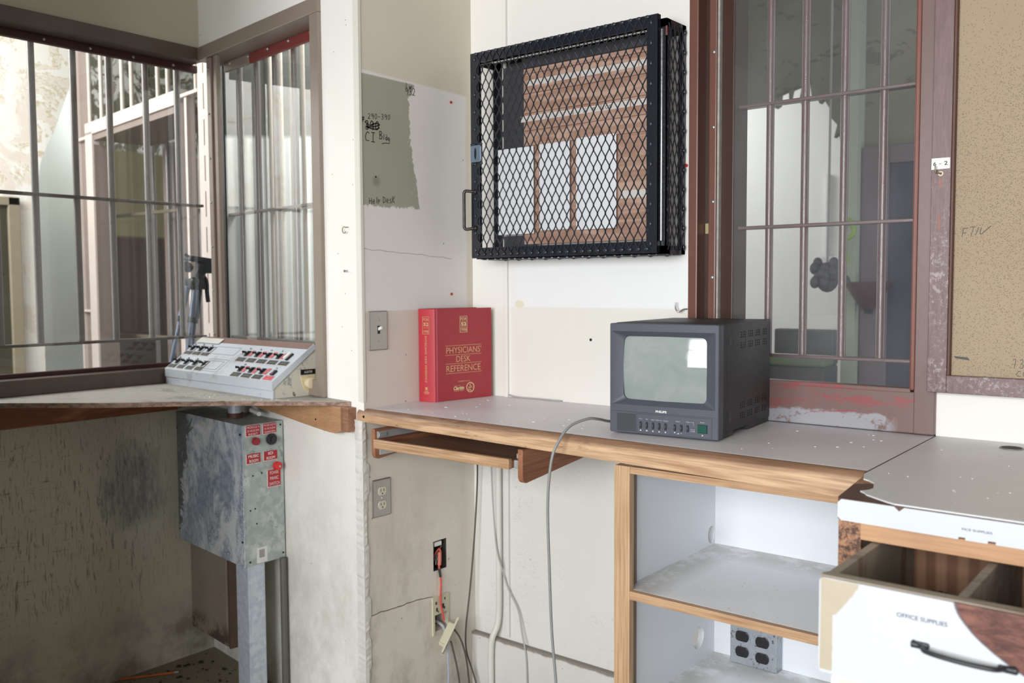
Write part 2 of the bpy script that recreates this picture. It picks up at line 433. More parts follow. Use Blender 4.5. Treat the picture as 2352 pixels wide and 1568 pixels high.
MAT['frame_dark'] = frame_paint('dark_taupe_paint', C(100, 86, 78), C(82, 69, 61))
MAT['stop_red'] = simple('red_glazing_strip', C(122, 48, 44), 0.45, 0, 0.08)
MAT['frame3'] = frame_paint('brown_metal_frame', C(118, 80, 68), C(102, 68, 58), 0, rough=0.32)
MAT['frame3_in'] = frame_paint('dark_brown_channel', C(66, 38, 28), C(52, 30, 22))
MAT['stile3'] = frame_paint('mauve_brown_paint', C(124, 102, 98), C(110, 88, 85), 0, rough=0.34)
MAT['rail3'] = frame_paint('worn_brown_rail', C(126, 100, 94), C(112, 88, 84), 0.0, grey=True)
MAT['bar3'] = simple('brown_bar_paint', C(108, 84, 82), 0.2, 0, 0.08, 60, 0.5, 0.8)
MAT['bar_grey'] = simple('grey_steel_bar', C(126, 122, 120), 0.32, 0.35, 0.06, 40)
MAT['bar_cream'] = simple('cream_bar_paint', C(196, 188, 178), 0.45, 0, 0.05, 40)
MAT['cream_steel'] = simple('pale_pink_steel_paint', C(196, 184, 178), 0.5, 0, 0.05, 12)
MAT['taupe_steel'] = simple('taupe_steel_paint', C(128, 114, 108), 0.5, 0, 0.06, 10)
MAT['glass'] = glass('clear_glass', 0.012)
MAT['glass2'] = glass('dusty_glass', 0.03, ior=1.7)
MAT['glass3'] = glass('hazy_glass', 0.06, hazecol=(0.45, 0.47, 0.52, 1))
MAT['screw'] = simple('zinc_screw', C(190, 190, 188), 0.3, 0.8, 0.04)
MAT['black'] = simple('black_plastic', C(24, 24, 26), 0.4, 0, 0.05)
MAT['white_pl'] = simple('white_plastic', C(232, 232, 228), 0.4, 0, 0.03)

# ------------------------------------------------------------------ room shell
def struct(name, bm, mat, smooth=None): return obj(name, bm, mat, kind='structure', smooth=smooth)
struct('floor', bx(BM(), -6.0, 3.9, -5.2, 4.2, FL-0.1, FL), MAT['floor'])
struct('ceiling', bx(BM(), -1.12, 3.8, -5.1, 0.12, CEIL, CEIL+0.1), MAT['low_bounce'])
b = BM(); bx(b, -0.12, 0.808, 0, 0.12, FL, CEIL); bx(b, 1.456, 3.8, 0, 0.12, FL, CEIL); bx(b, 0.808, 1.456, 0, 0.12, FL, 0.958); bx(b, 0.808, 1.456, 0, 0.12, 2.40, CEIL)
struct('wall_back', b, MAT['wall_back'])
b = BM()
def side_prism(z0, z1, y0=-0.489, y1=0.0, x0=-0.12): prism(b, [(0, y0), (0, y1), (x0, y1), (x0, y0+0.030)], z0, z1)
# openings for the two cable boxes low on the wall
side_prism(FL, 0.20); side_prism(0.20, 0.255, y1=-0.20); side_prism(0.20, 0.255, y0=-0.145); side_prism(0.255, 0.400)
side_prism(0.400, 0.498, y1=-0.204); side_prism(0.400, 0.498, y0=-0.142); side_prism(0.498, CEIL)
bmesh.ops.remove_doubles(b, verts=b.verts, dist=1e-5)
ws = struct('wall_side', b, MAT['wall_side'])
b = BM()
def w2(u0, u1, z0, z1, h0=-0.12, h1=0.0, bm=None, bev=0): return plate(bm if bm is not None else b, PW2, rect(u0, u1, z0, z1), h0, h1, bev)
prism(b, [tuple(PW2.at(-0.198, 0))[:2], (0.0, -0.49), (-0.0005, -0.4885), tuple(PW2.at(-0.198, 0, -0.12))[:2]], FL, CEIL); w2(-1.036, -0.198, FL, 0.975); w2(-1.036, -0.198, 2.198, CEIL)
struct('wall_alcove', b, MAT['alcove'])
b = BM(); bx(b, -1.14, -1.026, -5.1, -0.352, FL, 0.977); bx(b, -1.14, -1.026, -5.1, -0.352, 2.198, CEIL); bx(b, -1.14, -1.026, -5.1, -2.3, 0.977, 2.198)
struct('wall_left', b, MAT['wall_left'])
b = BM(); bx(b, 3.7, 3.8, -5.1, 0, FL, CEIL); struct('wall_right', b, MAT['low_bounce'])
b = BM()
for x0, x1, z0, z1 in ((-1.12, 0.4, FL, CEIL), (1.9, 2.1, FL, CEIL), (3.6, 3.8, FL, CEIL), (0.4, 1.9, FL, 0.85), (0.4, 1.9, 2.65, CEIL), (2.1, 3.6, FL, 0.85), (2.1, 3.6, 2.65, CEIL)):
    bx(b, x0, x1, -5.1, -5.0, z0, z1)
struct('wall_front', b, MAT['low_bounce'])
struct('wall_light_blocker', bx(BM(), -1.02, -0.06, -1.78, -1.66, FL, CEIL), MAT['low_bounce'])  # unseen wall stub added to keep window light off the alcove
for k, x0 in ((4, 0.4), (5, 2.1)):
    t = thing('window_%d' % k, (x0+0.75, -5.0, 0.85), kind='structure')
    b = BM()
    for a0, a1, c0, c1 in ((x0, x0+0.05, 0.85, 2.65), (x0+1.45, x0+1.5, 0.85, 2.65), (x0, x0+1.5, 0.85, 0.9), (x0, x0+1.5, 2.6, 2.65), (x0, x0+1.5, 1.9, 1.94)):
        bx(b, a0, a1, -5.03, -4.99, c0, c1)
    obj('window_frame', b, MAT['frame'], t)
    b = BM()
    for i in range(9): bx(b, x0+0.15*(i+1)-0.008, x0+0.15*(i+1)+0.008, -5.02, -5.004, 0.9, 2.6)
    obj('window_bars', b, MAT['bar_grey'], t)

# corner bead where wall_side meets the alcove, chipped below the counter
b = BM(); r2 = random.Random(3)
zs = [FL+i*0.009 for i in range(int((0.93-FL)/0.009)+1)]; ring = []; run = 0; e0 = 0.004
for i, z in enumerate(zs):
    if run <= 0: run = r2.randint(2, 11); e0 = 0.001+0.012*r2.random()**1.8
    run -= 1; e = e0+0.0022*r2.random()
    h = 0.002+0.0035*r2.random()
    ring.append([b.verts.new(p) for p in ((-0.040, -0.49+0.0054, z), (-0.040, -0.4935-h+0.0054, z), (0.003, -0.4990-h*0.6, z), (h, -0.49, z), (h*0.8, -0.49+e, z), (0.0, -0.49+e+0.003, z))])
for i in range(len(ring)-1):
    for k in range(5): b.faces.new((ring[i][k], ring[i][k+1], ring[i+1][k+1], ring[i+1][k]))
bmesh.ops.recalc_face_normals(b, faces=b.faces)
struct('trim_1', b, MAT['bead'])
# upper corner strip
b = BM(); plate(b, PW2, rect(-0.022, 0.0, 0.98, CEIL), 0.0, 0.004); bx(b, -0.001, 0.002, -0.493, -0.483, 0.98, CEIL)
struct('trim_2', b, MAT['plaster'])
# vertical batten on the back wall
b = BM(); bx(b, 0.140, 0.155, -0.010, 0.0, 0.16, CEIL, 0.002); struct('trim_3', b, MAT['wall_back'])
# tall baseboard block on back wall under the counter
g = G('baseboard_paint'); n = g.noise(5, 6, 0.65); c = g.mix(C(226, 225, 221), C(206, 203, 196), n)
c = g.mix(c, C(104, 94, 82), ((g.z+(g.noise(26, 4)-0.5)*0.014).gt(0.142, 0.006)*0.8)); c = g.mix(c, C(70, 62, 52), g.vor(24).lt(0.05, 0.03)*n.gt(0.5, 0.05)); g.col(c); g.set('Roughness', 0.6); MAT['baseb'] = g.mat
b = BM(); bx(b, 0.0, 0.892, -0.022, 0.0, FL, 0.150, 0.003); struct('baseboard_back', b, MAT['baseb'])
b = BM(); bx(b, 0.155, 0.16, -0.004, 0, 0.16, 0.9); bm_ = b; b.free()

# handwriting and marks on the side wall
MAT['ink'] = simple('black_marker_ink', C(34, 34, 34), 0.5, 0, 0.02)
MAT['ink_thin'] = simple('grey_pen_ink', C(70, 72, 66), 0.5, 0, 0.02)
MAT['red_dot'] = simple('red_sealant_dot', C(176, 34, 40), 0.5, 0, 0.05)
hp = {
 '#': [[(0.2, 0), (0.5, 1)], [(0.55, 0), (0.85, 1)], [(0, 0.35), (1, 0.5)], [(0.1, 0.65), (1, 0.8)]],
 '2': [[(0.05, 0.8), (0.35, 1), (0.75, 0.85), (0.5, 0.4), (0.05, 0.05), (0.4, 0.1), (0.9, 0.1)]],
 '9': [[(0.8, 0.8), (0.4, 1), (0.1, 0.7), (0.45, 0.5), (0.8, 0.8), (0.75, 0.3), (0.6, 0)]],
 '0': [[(0.5, 1), (0.1, 0.6), (0.3, 0.05), (0.8, 0.3), (0.8, 0.8), (0.5, 1)]],
 '-': [[(0.1, 0.5), (0.9, 0.5)]],
 '3': [[(0.1, 0.9), (0.6, 1), (0.7, 0.7), (0.35, 0.52), (0.8, 0.4), (0.6, 0.05), (0.1, 0.1)]],
 'C': [[(0.9, 0.85), (0.5, 1), (0.1, 0.6), (0.2, 0.1), (0.9, 0.08)]],
 'I': [[(0.1, 1), (0.9, 1)], [(0.5, 1), (0.45, 0)], [(0.05, 0), (0.85, 0)]],
 'B': [[(0.1, 0), (0.15, 1)], [(0, 0.95), (0.6, 0.98), (0.7, 0.7), (0.2, 0.52), (0.8, 0.4), (0.7, 0.08), (0, 0.02)]],
 'l': [[(0.4, 1.05), (0.4, 0)]],
 'd': [[(0.75, 0.5), (0.3, 0.55), (0.1, 0.2), (0.5, 0), (0.75, 0.3)], [(0.5, 1.1), (0.75, 0.6), (0.8, 0)]],
 'g': [[(0.8, 0.5), (0.3, 0.55), (0.15, 0.2), (0.6, 0.05), (0.8, 0.45), (0.8, -0.4)]],
 'H': [[(0.1, 1), (0.15, 0)], [(0.8, 1), (0.8, 0)], [(0.1, 0.5), (0.8, 0.5)]],
 'e': [[(0.15, 0.3), (0.75, 0.35), (0.6, 0.65), (0.2, 0.5), (0.2, 0.1), (0.8, 0.05)]],
 'p': [[(0.15, 0.6), (0.2, -0.3)], [(0.15, 0.5), (0.6, 0.6), (0.75, 0.3), (0.25, 0.1)]],
 'D': [[(0.1, 0), (0.1, 1)], [(0, 1), (0.7, 0.8), (0.8, 0.3), (0, 0)]],
 's': [[(0.8, 0.6), (0.3, 0.6), (0.3, 0.35), (0.75, 0.25), (0.6, 0), (0.1, 0.05)]],
 'K': [[(0.1, 1), (0.1, 0)], [(0.8, 1), (0.15, 0.4), (0.85, 0)]],
 '1': [[(0.5, 1), (0.45, 0)]], 'n': [[(0.1, 0.0), (0.15, 0.6), (0.4, 0.2), (0.55, 0.6), (0.85, 0.5)]],
 'F': [[(0.25, 1), (0.0, 0)], [(0.25, 1), (1, 0.98)], [(0.1, 0.45), (0.7, 0.5)]],
 'T': [[(0.0, 1), (1, 1.05)], [(0.6, 1), (0.2, 0)]],
 'W': [[(0.15, 1), (0.0, 0)], [(0.0, 0), (0.5, 0.95), (0.5, 0.9), (0.38, 0.0)], [(0.38, 0), (1.1, 1)]],
 '7': [[(0.0, 0.9), (0.6, 1), (0.3, 0.0)]],
}
def scrawl(bm, P, s, u0, v0, cw, ch, wd, slope=0.0, gap=0.25, h=0.0006):
    u = u0
    for ch_ in s:
        if ch_ == ' ': u += cw*0.6; continue
        for st in hp[ch_]: stroke(bm, P, [(u+a*cw, v0+(u-u0)*slope+q*ch) for a, q in st], wd, h)
        u += cw*(1+gap)
b = BM()
scrawl(b, PSIDE, '#', -0.489, 1.798, 0.017, 0.017, 0.0022)
scrawl(b, PSIDE, '290-390', -0.458, 1.810, 0.0105, 0.016, 0.0015, 0.10)
scrawl(b, PSIDE, '390', -0.470, 1.778, 0.016, 0.026, 0.003, 0.08)
stroke(b, PSIDE, [(-0.471, 1.800), (-0.45, 1.792), (-0.43, 1.80), (-0.412, 1.798), (-0.44, 1.789), (-0.468, 1.786), (-0.43, 1.783), (-0.413, 1.79)], 0.0035)
scrawl(b, PSIDE, 'CI', -0.470, 1.745, 0.018, 0.027, 0.0024, 0.02)
scrawl(b, PSIDE, 'B', -0.414, 1.757, 0.013, 0.023, 0.0022)
scrawl(b, PSIDE, 'ldg', -0.399, 1.757, 0.0085, 0.015, 0.0020, -0.03, 0.1)
stroke(b, PSIDE, [(-0.405, 1.744), (-0.39, 1.7475), (-0.372, 1.748)], 0.002)
scrawl(b, PSIDE, 'Hel', -0.459, 1.563, 0.012, 0.018, 0.0017, 0.12, 0.1)
scrawl(b, PSIDE, 'p', -0.424, 1.570, 0.010, 0.014, 0.0017)
scrawl(b, PSIDE, 'DesK', -0.403, 1.569, 0.0115, 0.019, 0.0017, 0.10, 0.12)
scrawl(b, PSIDE, '1n', -0.308, 1.920, 0.016, 0.020, 0.0018)
scrawl(b, PSIDE, '932', -0.304, 1.903, 0.014, 0.022, 0.0018, 0.08, 0.05)
obj('handwriting', b, MAT['ink'], ws, label='black marker handwriting on the green patch')
b = BM(); plate(b, PSIDE, circ(-0.488, 1.765, 0.0035, 12), 0, 0.0006); plate(b, PSIDE, circ(-0.43, 1.644, 0.003), 0, 0.0006); obj('ink_spot', b, MAT['ink'], ws)
b = BM(); plate(b, PSIDE, circ(-0.100, 1.911, 0.0045, 12), 0, 0.002); plate(b, PSIDE, circ(-0.106, 1.295, 0.0045, 12), 0, 0.002); obj('sealant_dot', b, MAT['red_dot'], ws)
b = BM(); plate(b, PBACK, circ(0.794, 1.651, 0.005, 12), 0, 0.002); own('sealant_dot', b, MAT['red_dot'], 'small red dot on the white wall right of the mesh cabinet', 'dot')
b = BM(); plate(b, PBACK, circ(0.474, 1.156, 0.0045, 12), 0.0002, 0.001); own('screw_hole', b, MAT['black'], 'small dark screw hole in the white wall left of the monitor', 'hole')

# ------------------------------------------------------------------ window_1 (left, long, barred)
W1 = thing('window_1', (-1.026, -1.3, 0.977), kind='structure')
Y0, Y1 = -2.3, -0.36
b = BM()
bx(b, -1.11, -1.014, Y0, Y1+0.02, 2.152, 2.200, 0.003)          # head, outer face and soffit
bx(b, -1.11, -1.018, Y0, Y1-0.06, 0.977, 1.030, 0.003)          # sill
bx(b, -1.11, -1.016, Y0, Y0+0.05, 1.03, 2.152, 0.003)
obj('window_frame', b, MAT['frame_dark'], W1)
b = BM(); bx(b, -1.112, -1.090, Y0+0.05, Y1+0.04, 2.126, 2.152, 0.002); bx(b, -1.112, -1.088, Y0+0.05, Y1+0.04, 1.030, 1.044, 0.002)
obj('glazing_strip', b, simple('dark_red_glazing_strip', C(70, 34, 30), 0.5), W1)
b = BM()
for i in range(12): ball(b, (-1.089, -0.42-i*0.155, 2.1385), 0.005, 0.5, 1, 1)
obj('rivet', b, MAT['screw'], W1, smooth=60)
obj('window_pane', bx(BM(), -1.108, -1.103, Y0+0.05, Y1+0.05, 1.044, 2.128), MAT['glass'], W1)
proto = None
for i in range(12):
    y = -0.373-0.1325*i+(0.006 if i % 2 else 0)
    if y < Y0+0.06: break
    b = BM(); cyl(b, (-1.15, y, 1.131), (-1.15, y, 2.24), 0.0115, 14)
    obj('window_bar', b, MAT['bar_grey'], W1, smooth=50)
for z in (1.635, 1.131):
    b = BM(); bx(b, -1.166, -1.134, Y0, Y1+0.08, z-0.005, z+0.005, 0.002); obj('cross_bar', b, simple('dark_cross_bar', C(92, 86, 78), 0.4, 0.2), W1)

# ------------------------------------------------------------------ window_2 (short, in wall_alcove)
W2 = thing('window_2', tuple(PW2.at(-0.6, 0.977, 0)), kind='structure')
b = BM()
w2(-1.036, -0.198, 2.152, 2.200, -0.10, 0.012, b, 0.003)
w2(-0.248, -0.198, 0.977, 2.152, -0.10, 0.012, b, 0.003)
w2(-0.968, -0.252, 0.977, 1.030, -0.10, 0.008, b, 0.003)
obj('window_frame', b, MAT['frame'], W2)
b = BM()
w2(-0.940, -0.908, 1.03, 2.152, -0.012, -0.001, b, 0.002)
mc_ = obj('mullion_channel', b, simple('mullion_brown', C(110, 82, 70), 0.4), W2)
b = BM(); w2(-0.968, -0.936, 0.977, 2.152, -0.010, 0.006, b, 0.003); w2(-0.912, -0.888, 0.977, 2.152, -0.010, 0.006, b, 0.003)
obj('mullion', b, MAT['frame'], W2)
b = BM()
for i in range(7): ball(b, tuple(PW2.at(-0.952, 1.15+i*0.16, 0.007)), 0.004)
obj('rivet', b, MAT['screw'], W2, smooth=60)
b = BM(); w2(-0.800, -0.252, 2.118, 2.152, -0.088, -0.076, b, 0.002); obj('glazing_strip', b, MAT['stop_red'], W2)
b = BM(); w2(-0.99, -0.800, 2.118, 2.152, -0.088, -0.074, b, 0.002); obj('glazing_strip', b, MAT['frame'], W2)
b = BM()
for u in (-0.94, -0.80, -0.66, -0.52, -0.38): ball(b, tuple(PW2.at(u, 2.141, -0.074)), 0.0055)
obj('screw', b, MAT['screw'], W2, smooth=60)
b = BM(); w2(-1.04, -0.24, 1.03, 2.13, -0.094, -0.090, b); obj('window_pane', b, MAT['glass2'], W2)
for i in range(9):
    u = -1.10+0.1325*i-0.02
    if u > -0.2: break
    b = BM(); cyl(b, PW2.at(u, 1.1, -0.135), PW2.at(u, 2.24, -0.135), 0.0115, 14); obj('window_bar', b, MAT['bar_grey'], W2, smooth=50)
for z in (1.60, 1.13):
    b = BM(); w2(-1.1, -0.15, z-0.005, z+0.005, -0.150, -0.122, b, 0.002); obj('cross_bar', b, MAT['bar_grey'], W2)

b = BM(); w2(-1.048, -1.026, 1.03, 2.15, -0.090, -0.084, b); obj('dark_gasket', b, MAT['black'], W2)
# ------------------------------------------------------------------ window_3 (right, in wall_back)
W3 = thing('window_3', (1.13, 0, 0.96), kind='structure')
b = BM(); bx(b, 0.808, 0.836, -0.016, 0.10, 0.96, 2.42, 0.003); bx(b, 0.866, 0.888, -0.010, 0.10, 0.96, 2.42, 0.003); obj('jamb', b, MAT['frame3'], W3)
b = BM(); bx(b, 0.830, 0.870, 0.030, 0.10, 0.96, 2.42); bx(b, 0.888, 0.928, 0.012, 0.10, 0.96, 2.42, 0.002); obj('jamb_channel', b, MAT['frame3_in'], W3)
b = BM(); bx(b, 0.8885, 0.8945, -0.006, 0.012, 1.07, 2.42, 0.001); obj('glazing_gasket', b, simple('pale_gasket', C(170, 166, 160), 0.5, 0, 0.2, 50), W3)
b = BM()
for z in (1.34, 1.545, 1.745, 1.945, 2.15): ball(b, (0.880, -0.011, z), 0.0055, 1, 0.5, 1)
obj('rivet', b, MAT['screw'], W3, smooth=60)
b = BM(); bx(b, 1.408, 1.456, -0.014, 0.10, 0.962, 2.42, 0.003); obj('stile', b, MAT['stile3'], W3)
b = BM(); bx(b, 1.3985, 1.410, -0.018, 0.06, 1.066, 2.42, 0.004); obj('moulding', b, simple('red_brown_moulding', C(126, 78, 68), 0.35, 0, 0.1), W3)
b = BM(); bx(b, 0.888, 1.410, -0.013, 0.10, 0.962, 1.062, 0.003); bx(b, 0.928, 1.4, -0.012, 0.02, 1.058, 1.070, 0.002); obj('bottom_rail', b, MAT['rail3'], W3)
obj('window_pane', bx(BM(), 0.925, 1.402, 0.014, 0.019, 1.06, 2.42), MAT['glass3'], W3)
for x in (1.011, 1.107, 1.209, 1.306):
    b = BM(); cyl(b, (x, 0.06, 1.134), (x, 0.06, 2.42), 0.0105, 14); obj('window_bar', b, MAT['bar3'], W3, smooth=50)
for z in (1.800, 1.474, 1.130):
    b = BM(); bx(b, 0.89, 1.42, 0.045, 0.075, z-0.0045, z+0.0045, 0.002); obj('cross_bar', b, MAT['bar3'], W3)
b = BM(); plate(b, PBACK, rect(0.838, 0.862, 1.462, 1.490), -0.0295, -0.0285); obj('sticker', b, simple('yellowed_sticker', C(170, 158, 120), 0.6), W3, label='small yellowed sticker in the frame channel')
# ------------------------------------------------------------------ furniture materials
OAKX = wood('oak_x', C(212, 178, 142), C(166, 128, 96), 'X', 1.0, 0.5, 0.25, C(140, 96, 62))
OAKZ = wood('oak_z', C(214, 182, 146), C(172, 134, 100), 'Z', 1.0, 0.5, 0.1)
OAKDX = wood('oak_chamfer', C(150, 108, 76), C(116, 80, 56), 'X', 1.0, 0.5, 0.5)
REDOAK = wood('red_oak_x', C(172, 128, 102), C(128, 90, 70), 'X', 0.9, 0.5, 0.2)
REDOAKY = wood('red_oak_y', C(172, 118, 88), C(132, 84, 60), 'Y', 0.9, 0.5, 0.1)
PINE = wood('pine_x', C(198, 156, 118), C(176, 132, 96), 'X', 0.5, 0.55, 0.15)
PINEY = wood('pine_y', C(150, 88, 56), C(112, 62, 40), 'Y', 0.4, 0.6, 0.3)
RAWOLD = wood('weathered_wood', C(150, 140, 128), C(112, 102, 92), 'X', 0.7, 0.75, 0.4)
g = G('ply_stripes'); f = (g.wave(9, 3.0, (1, 1, 0.10), 'X', 2)); c = g.mix(C(164, 124, 94), C(132, 92, 68), f.gt(0.5, 0.5)); g.col(c); g.set('Roughness', 0.6); PLYST = g.mat
def laminate(name, c1, c2, marks=0.5):
    g = G(name); n = g.noise(3, 6, 0.6); c = g.mix(c1, c2, n)
    s1 = g.noise(16, 4, 0.75, sc=(0.7, 3.0, 1), dist=1.4).gt(0.69, 0.03); s2 = g.noise(24, 3, 0.7, sc=(2.4, 0.6, 1), dist=1.6, rot=(0, 0, 0.6)).gt(0.71, 0.03)
    c = g.mix(c, C(110, 106, 104), (s1*0.5+s2*0.4).clamp()*marks)
    c = g.mix(c, C(70, 62, 56), g.vor(22).lt(0.035, 0.02)*n.gt(0.5, 0.05)*0.9)
    c = g.mix(c, C(222, 222, 220), g.noise(4, 7, 0.75, dist=1.5).gt(0.62, 0.1)*0.25)
    g.col(c); g.set('Roughness', (n*0.25+0.28)); g.set('Specular IOR Level', 0.5); return g.mat
LAM = laminate('grey_laminate', C(236, 234, 238), C(226, 223, 228), 0.6)
LAM2 = laminate('grey_laminate_worn', C(228, 229, 231), C(216, 217, 219), 0.6)
WHITE = simple('white_melamine', C(226, 230, 235), 0.42, 0, 0.015, 3)
g = G('dirty_white_shelf', (1.2, -0.28, FL)); n = g.noise(4, 7, 0.7); c = g.mix(C(248, 250, 253), C(240, 242, 244), n)
edge = (g.x.lt(0.985, 0.06)+g.y.gt(-0.13, 0.08)).clamp()*g.noise(12, 6, 0.7).gt(0.42, 0.2)
c = g.mix(c, C(172, 168, 158), edge*0.6)
c = g.mix(c, C(60, 54, 46), (g.vor(70).lt(0.10, 0.05)*g.noise(9, 5, 0.7).gt(0.56, 0.08)*0.8)); g.col(c); g.set('Roughness', 0.5); SHELFM = g.mat

# ------------------------------------------------------------------ main counter with oak edge
CT = thing('worktop', (0.75, -0.26, 0.924), 'grey laminate worktop with an oak front edge, carrying the monitor and the red book', 'worktop')
yL, yR = -0.492, -0.528
b = BM(); prism(b, [(0.001, yL+0.020), (1.464, yR+0.020), (1.457, -0.001), (0.001, -0.001)], 0.928, 0.960, 0.0); obj('laminate_top', b, LAM, CT)
b = BM()
# profiled oak nosing: flat face, rounded shoulder
prof = [(0.0, 0.904), (0.0, 0.946), (0.003, 0.952), (0.009, 0.957), (0.016, 0.9598), (0.022, 0.9598), (0.022, 0.904)]
L = [b.verts.new((-0.026, yL-0.003+p, z+(0.019 if z < 0.91 else 0))) for p, z in prof]; R_ = [b.verts.new((1.43 if z < 0.93 else 1.464, yR-0.003+p, z)) for p, z in prof]
for i in range(len(prof)): b.faces.new((L[i], L[(i+1) % len(prof)], R_[(i+1) % len(prof)], R_[i]))
b.faces.new(L); b.faces.new(R_[::-1]); bmesh.ops.recalc_face_normals(b, faces=b.faces)
gm = G('oak_nosing'); 
def oak_nosing():
    g = G('oak_nosing', (0.75, -0.26, 0.924)); n1 = g.noise(1.6, 3, 0.5, sc=(1.5, 10, 12), dist=1.2); ring = (n1*20.0).sin()*0.5+0.5
    pore = g.noise(1.0, 2, 0.6, sc=(7, 240, 240)); f = (ring*0.5+pore.gt(0.5, 0.25)*0.5).clamp()
    c = g.mix(C(214, 180, 144), C(166, 128, 98), f)
    worn = (g.z+(g.noise(5, 5, 0.7, sc=(1, 1, 2))-0.5)*0.014).gt(0.945, 0.010)
    c = g.mix(c, g.mix(C(152, 118, 92), C(118, 88, 68), f), (worn*1.0).clamp())
    c = g.mix(c, C(96, 66, 46), (g.noise(14, 6, 0.75, sc=(0.6, 1, 3)).gt(0.62, 0.06)*g.x.lt(0.9, 0.5)*0.6))
    g.col(c); g.set('Roughness', 0.45); g.bump(pore, 0.25, 0.0006); return g.mat
bpy.data.materials.remove(gm.mat)
obj('edge_nosing', b, oak_nosing(), CT, smooth=40)
b = BM(); cyl(b, (0.004, -0.4962, 0.938), (0.004, -0.49, 0.938), 0.0042, 12); obj('screw_head', b, MAT['black'], CT)

# ------------------------------------------------------------------ keyboard tray
KT = thing('keyboard_tray', (0.31, -0.3, 0.83), 'oak pull-out keyboard tray slung under the left end of the grey worktop', 'keyboard tray')
b = BM(); bx(b, 0.052, 0.556, -0.492, -0.09, 0.8505, 0.858); obj('tray_board', b, REDOAK, KT)
b = BM(); bx(b, 0.048, 0.558, -0.500, -0.486, 0.849, 0.876, 0.002); obj('front_edge', b, OAKX, KT)
b = BM(); bx(b, 0.048, 0.058, -0.488, -0.09, 0.858, 0.872); bx(b, 0.548, 0.558, -0.488, -0.09, 0.852, 0.872); obj('side_lip', b, REDOAKY, KT)
def bracket(x0, x1):
    b = BM(); pts = [(-0.488, 0.903), (-0.488, 0.835)]+[(-0.470-0.018*cos(radians(t)), 0.822-0.018*sin(radians(t))+0.010) for t in range(0, 91, 15)]+[(-0.05, 0.86), (-0.05, 0.903)]
    P = PL((x1, 0, 0), (0, 1, 0), (0, 0, 1)); plate(b, P, pts, x0-x1, 0, 0.0015); return b
obj('side_bracket', bracket(0.028, 0.042), REDOAKY, KT); obj('side_bracket', bracket(0.578, 0.594), REDOAKY, KT)
MAT['slide'] = simple('zinc_slide', C(196, 200, 202), 0.35, 0.4, 0.08, 40)
b = BM(); bx(b, 0.042, 0.048, -0.478, -0.25, 0.876, 0.896); bx(b, 0.042, 0.050, -0.476, -0.445, 0.880, 0.893, 0.001); obj('drawer_slide', b, MAT['slide'], KT)
b = BM(); bx(b, 0.042, 0.046, -0.470, -0.30, 0.826, 0.846); obj('slide_plate', b, MAT['slide'], KT)
b = BM()
for y in (-0.455, -0.44, -0.41, -0.395): cyl(b, (0.046, y, 0.838), (0.0475, y, 0.838), 0.003, 8)
obj('slide_screw', b, MAT['screw'], KT)
b = BM(); bx(b, 0.560, 0.578, -0.483, -0.20, 0.850, 0.872, 0.003); bx(b, 0.572, 0.578, -0.484, -0.465, 0.878, 0.890); obj('drawer_slide', b, MAT['slide'], KT)

# ------------------------------------------------------------------ open oak-front cabinet
CB = thing('open_cabinet', (1.2, -0.28, FL), 'open base cabinet with oak face frame, white interior and one dirty shelf', 'cabinet')
b = BM(); bx(b, 0.890, 0.932, -0.520, -0.500, FL, 0.905, 0.0015); obj('face_stile', b, OAKZ, CB)
b = BM(); bx(b, 0.932, 1.493, -0.519, -0.500, 0.889, 0.905, 0.001); obj('face_rail', b, OAKX, CB)
def side_panel():
    # white side with two round cable holes cut through
    b = BM(); P = PL((0.907, 0, 0), (0, 1, 0), (0, 0, 1))
    def ringwall(y0, y1, z0, z1, hy, hz, ry, rz):
        n = 24
        cs = [(hy+ry*cos(2*pi*i/n), hz+rz*sin(2*pi*i/n)) for i in range(n)]
        fr = []
        for i in range(n):
            a = 2*pi*i/n; dx, dz = cos(a), sin(a)
            t = min(((y1-hy)/dx if dx > 1e-6 else (y0-hy)/dx if dx < -1e-6 else 9), ((z1-hz)/dz if dz > 1e-6 else (z0-hz)/dz if dz < -1e-6 else 9))
            fr.append((hy+dx*t, hz+dz*t))
        corners = [(y1, z1), (y0, z1), (y0, z0), (y1, z0)]
        for h in (0.0, -0.016):
            ci = [b.verts.new(P.at(u, v, h)) for u, v in cs]; fo = [b.verts.new(P.at(u, v, h)) for u, v in fr]
            co = [b.verts.new(P.at(u, v, h)) for u, v in corners]
            for i in range(n):
                j = (i+1) % n
                a0 = 2*pi*i/n; cidx = None
                for k, (cy, cz) in enumerate(corners):
                    ac = atan2(cz-hz, cy-hy) % (2*pi)
                    if a0 < ac < a0+2*pi/n-1e-6: cidx = k
                vs = [ci[i], fo[i]]+([co[cidx]] if cidx is not None else [])+[fo[j], ci[j]]
                b.faces.new(vs)
            if h == 0.0: c0 = ci
            else:
                for i in range(n): b.faces.new((c0[i], c0[(i+1) % n], ci[(i+1) % n], ci[i]))
    ringwall(-0.50, -0.036, 0.615, 0.905, -0.058, 0.643, 0.020, 0.024)
    ringwall(-0.50, -0.036, 0.310, 0.595, -0.128, 0.378, 0.030, 0.030)
    bx(b, 0.891, 0.907, -0.50, -0.036, 0.595, 0.615); bx(b, 0.891, 0.907, -0.50, -0.036, FL, 0.31)
    bmesh.ops.remove_doubles(b, verts=b.verts, dist=1e-5); bmesh.ops.recalc_face_normals(b, faces=b.faces); return b
obj('side_panel', side_panel(), WHITE, CB)
b = BM(); bx(b, 0.907, 0.914, -0.502, -0.458, FL, 0.888); obj('inner_edge', b, wood('grey_oak_edge', C(150, 128, 112), C(120, 98, 84), 'Z', 1, 0.6), CB)
obj('back_panel', bx(BM(), 0.891, 1.493, -0.036, -0.024, FL, 0.905), WHITE, CB)
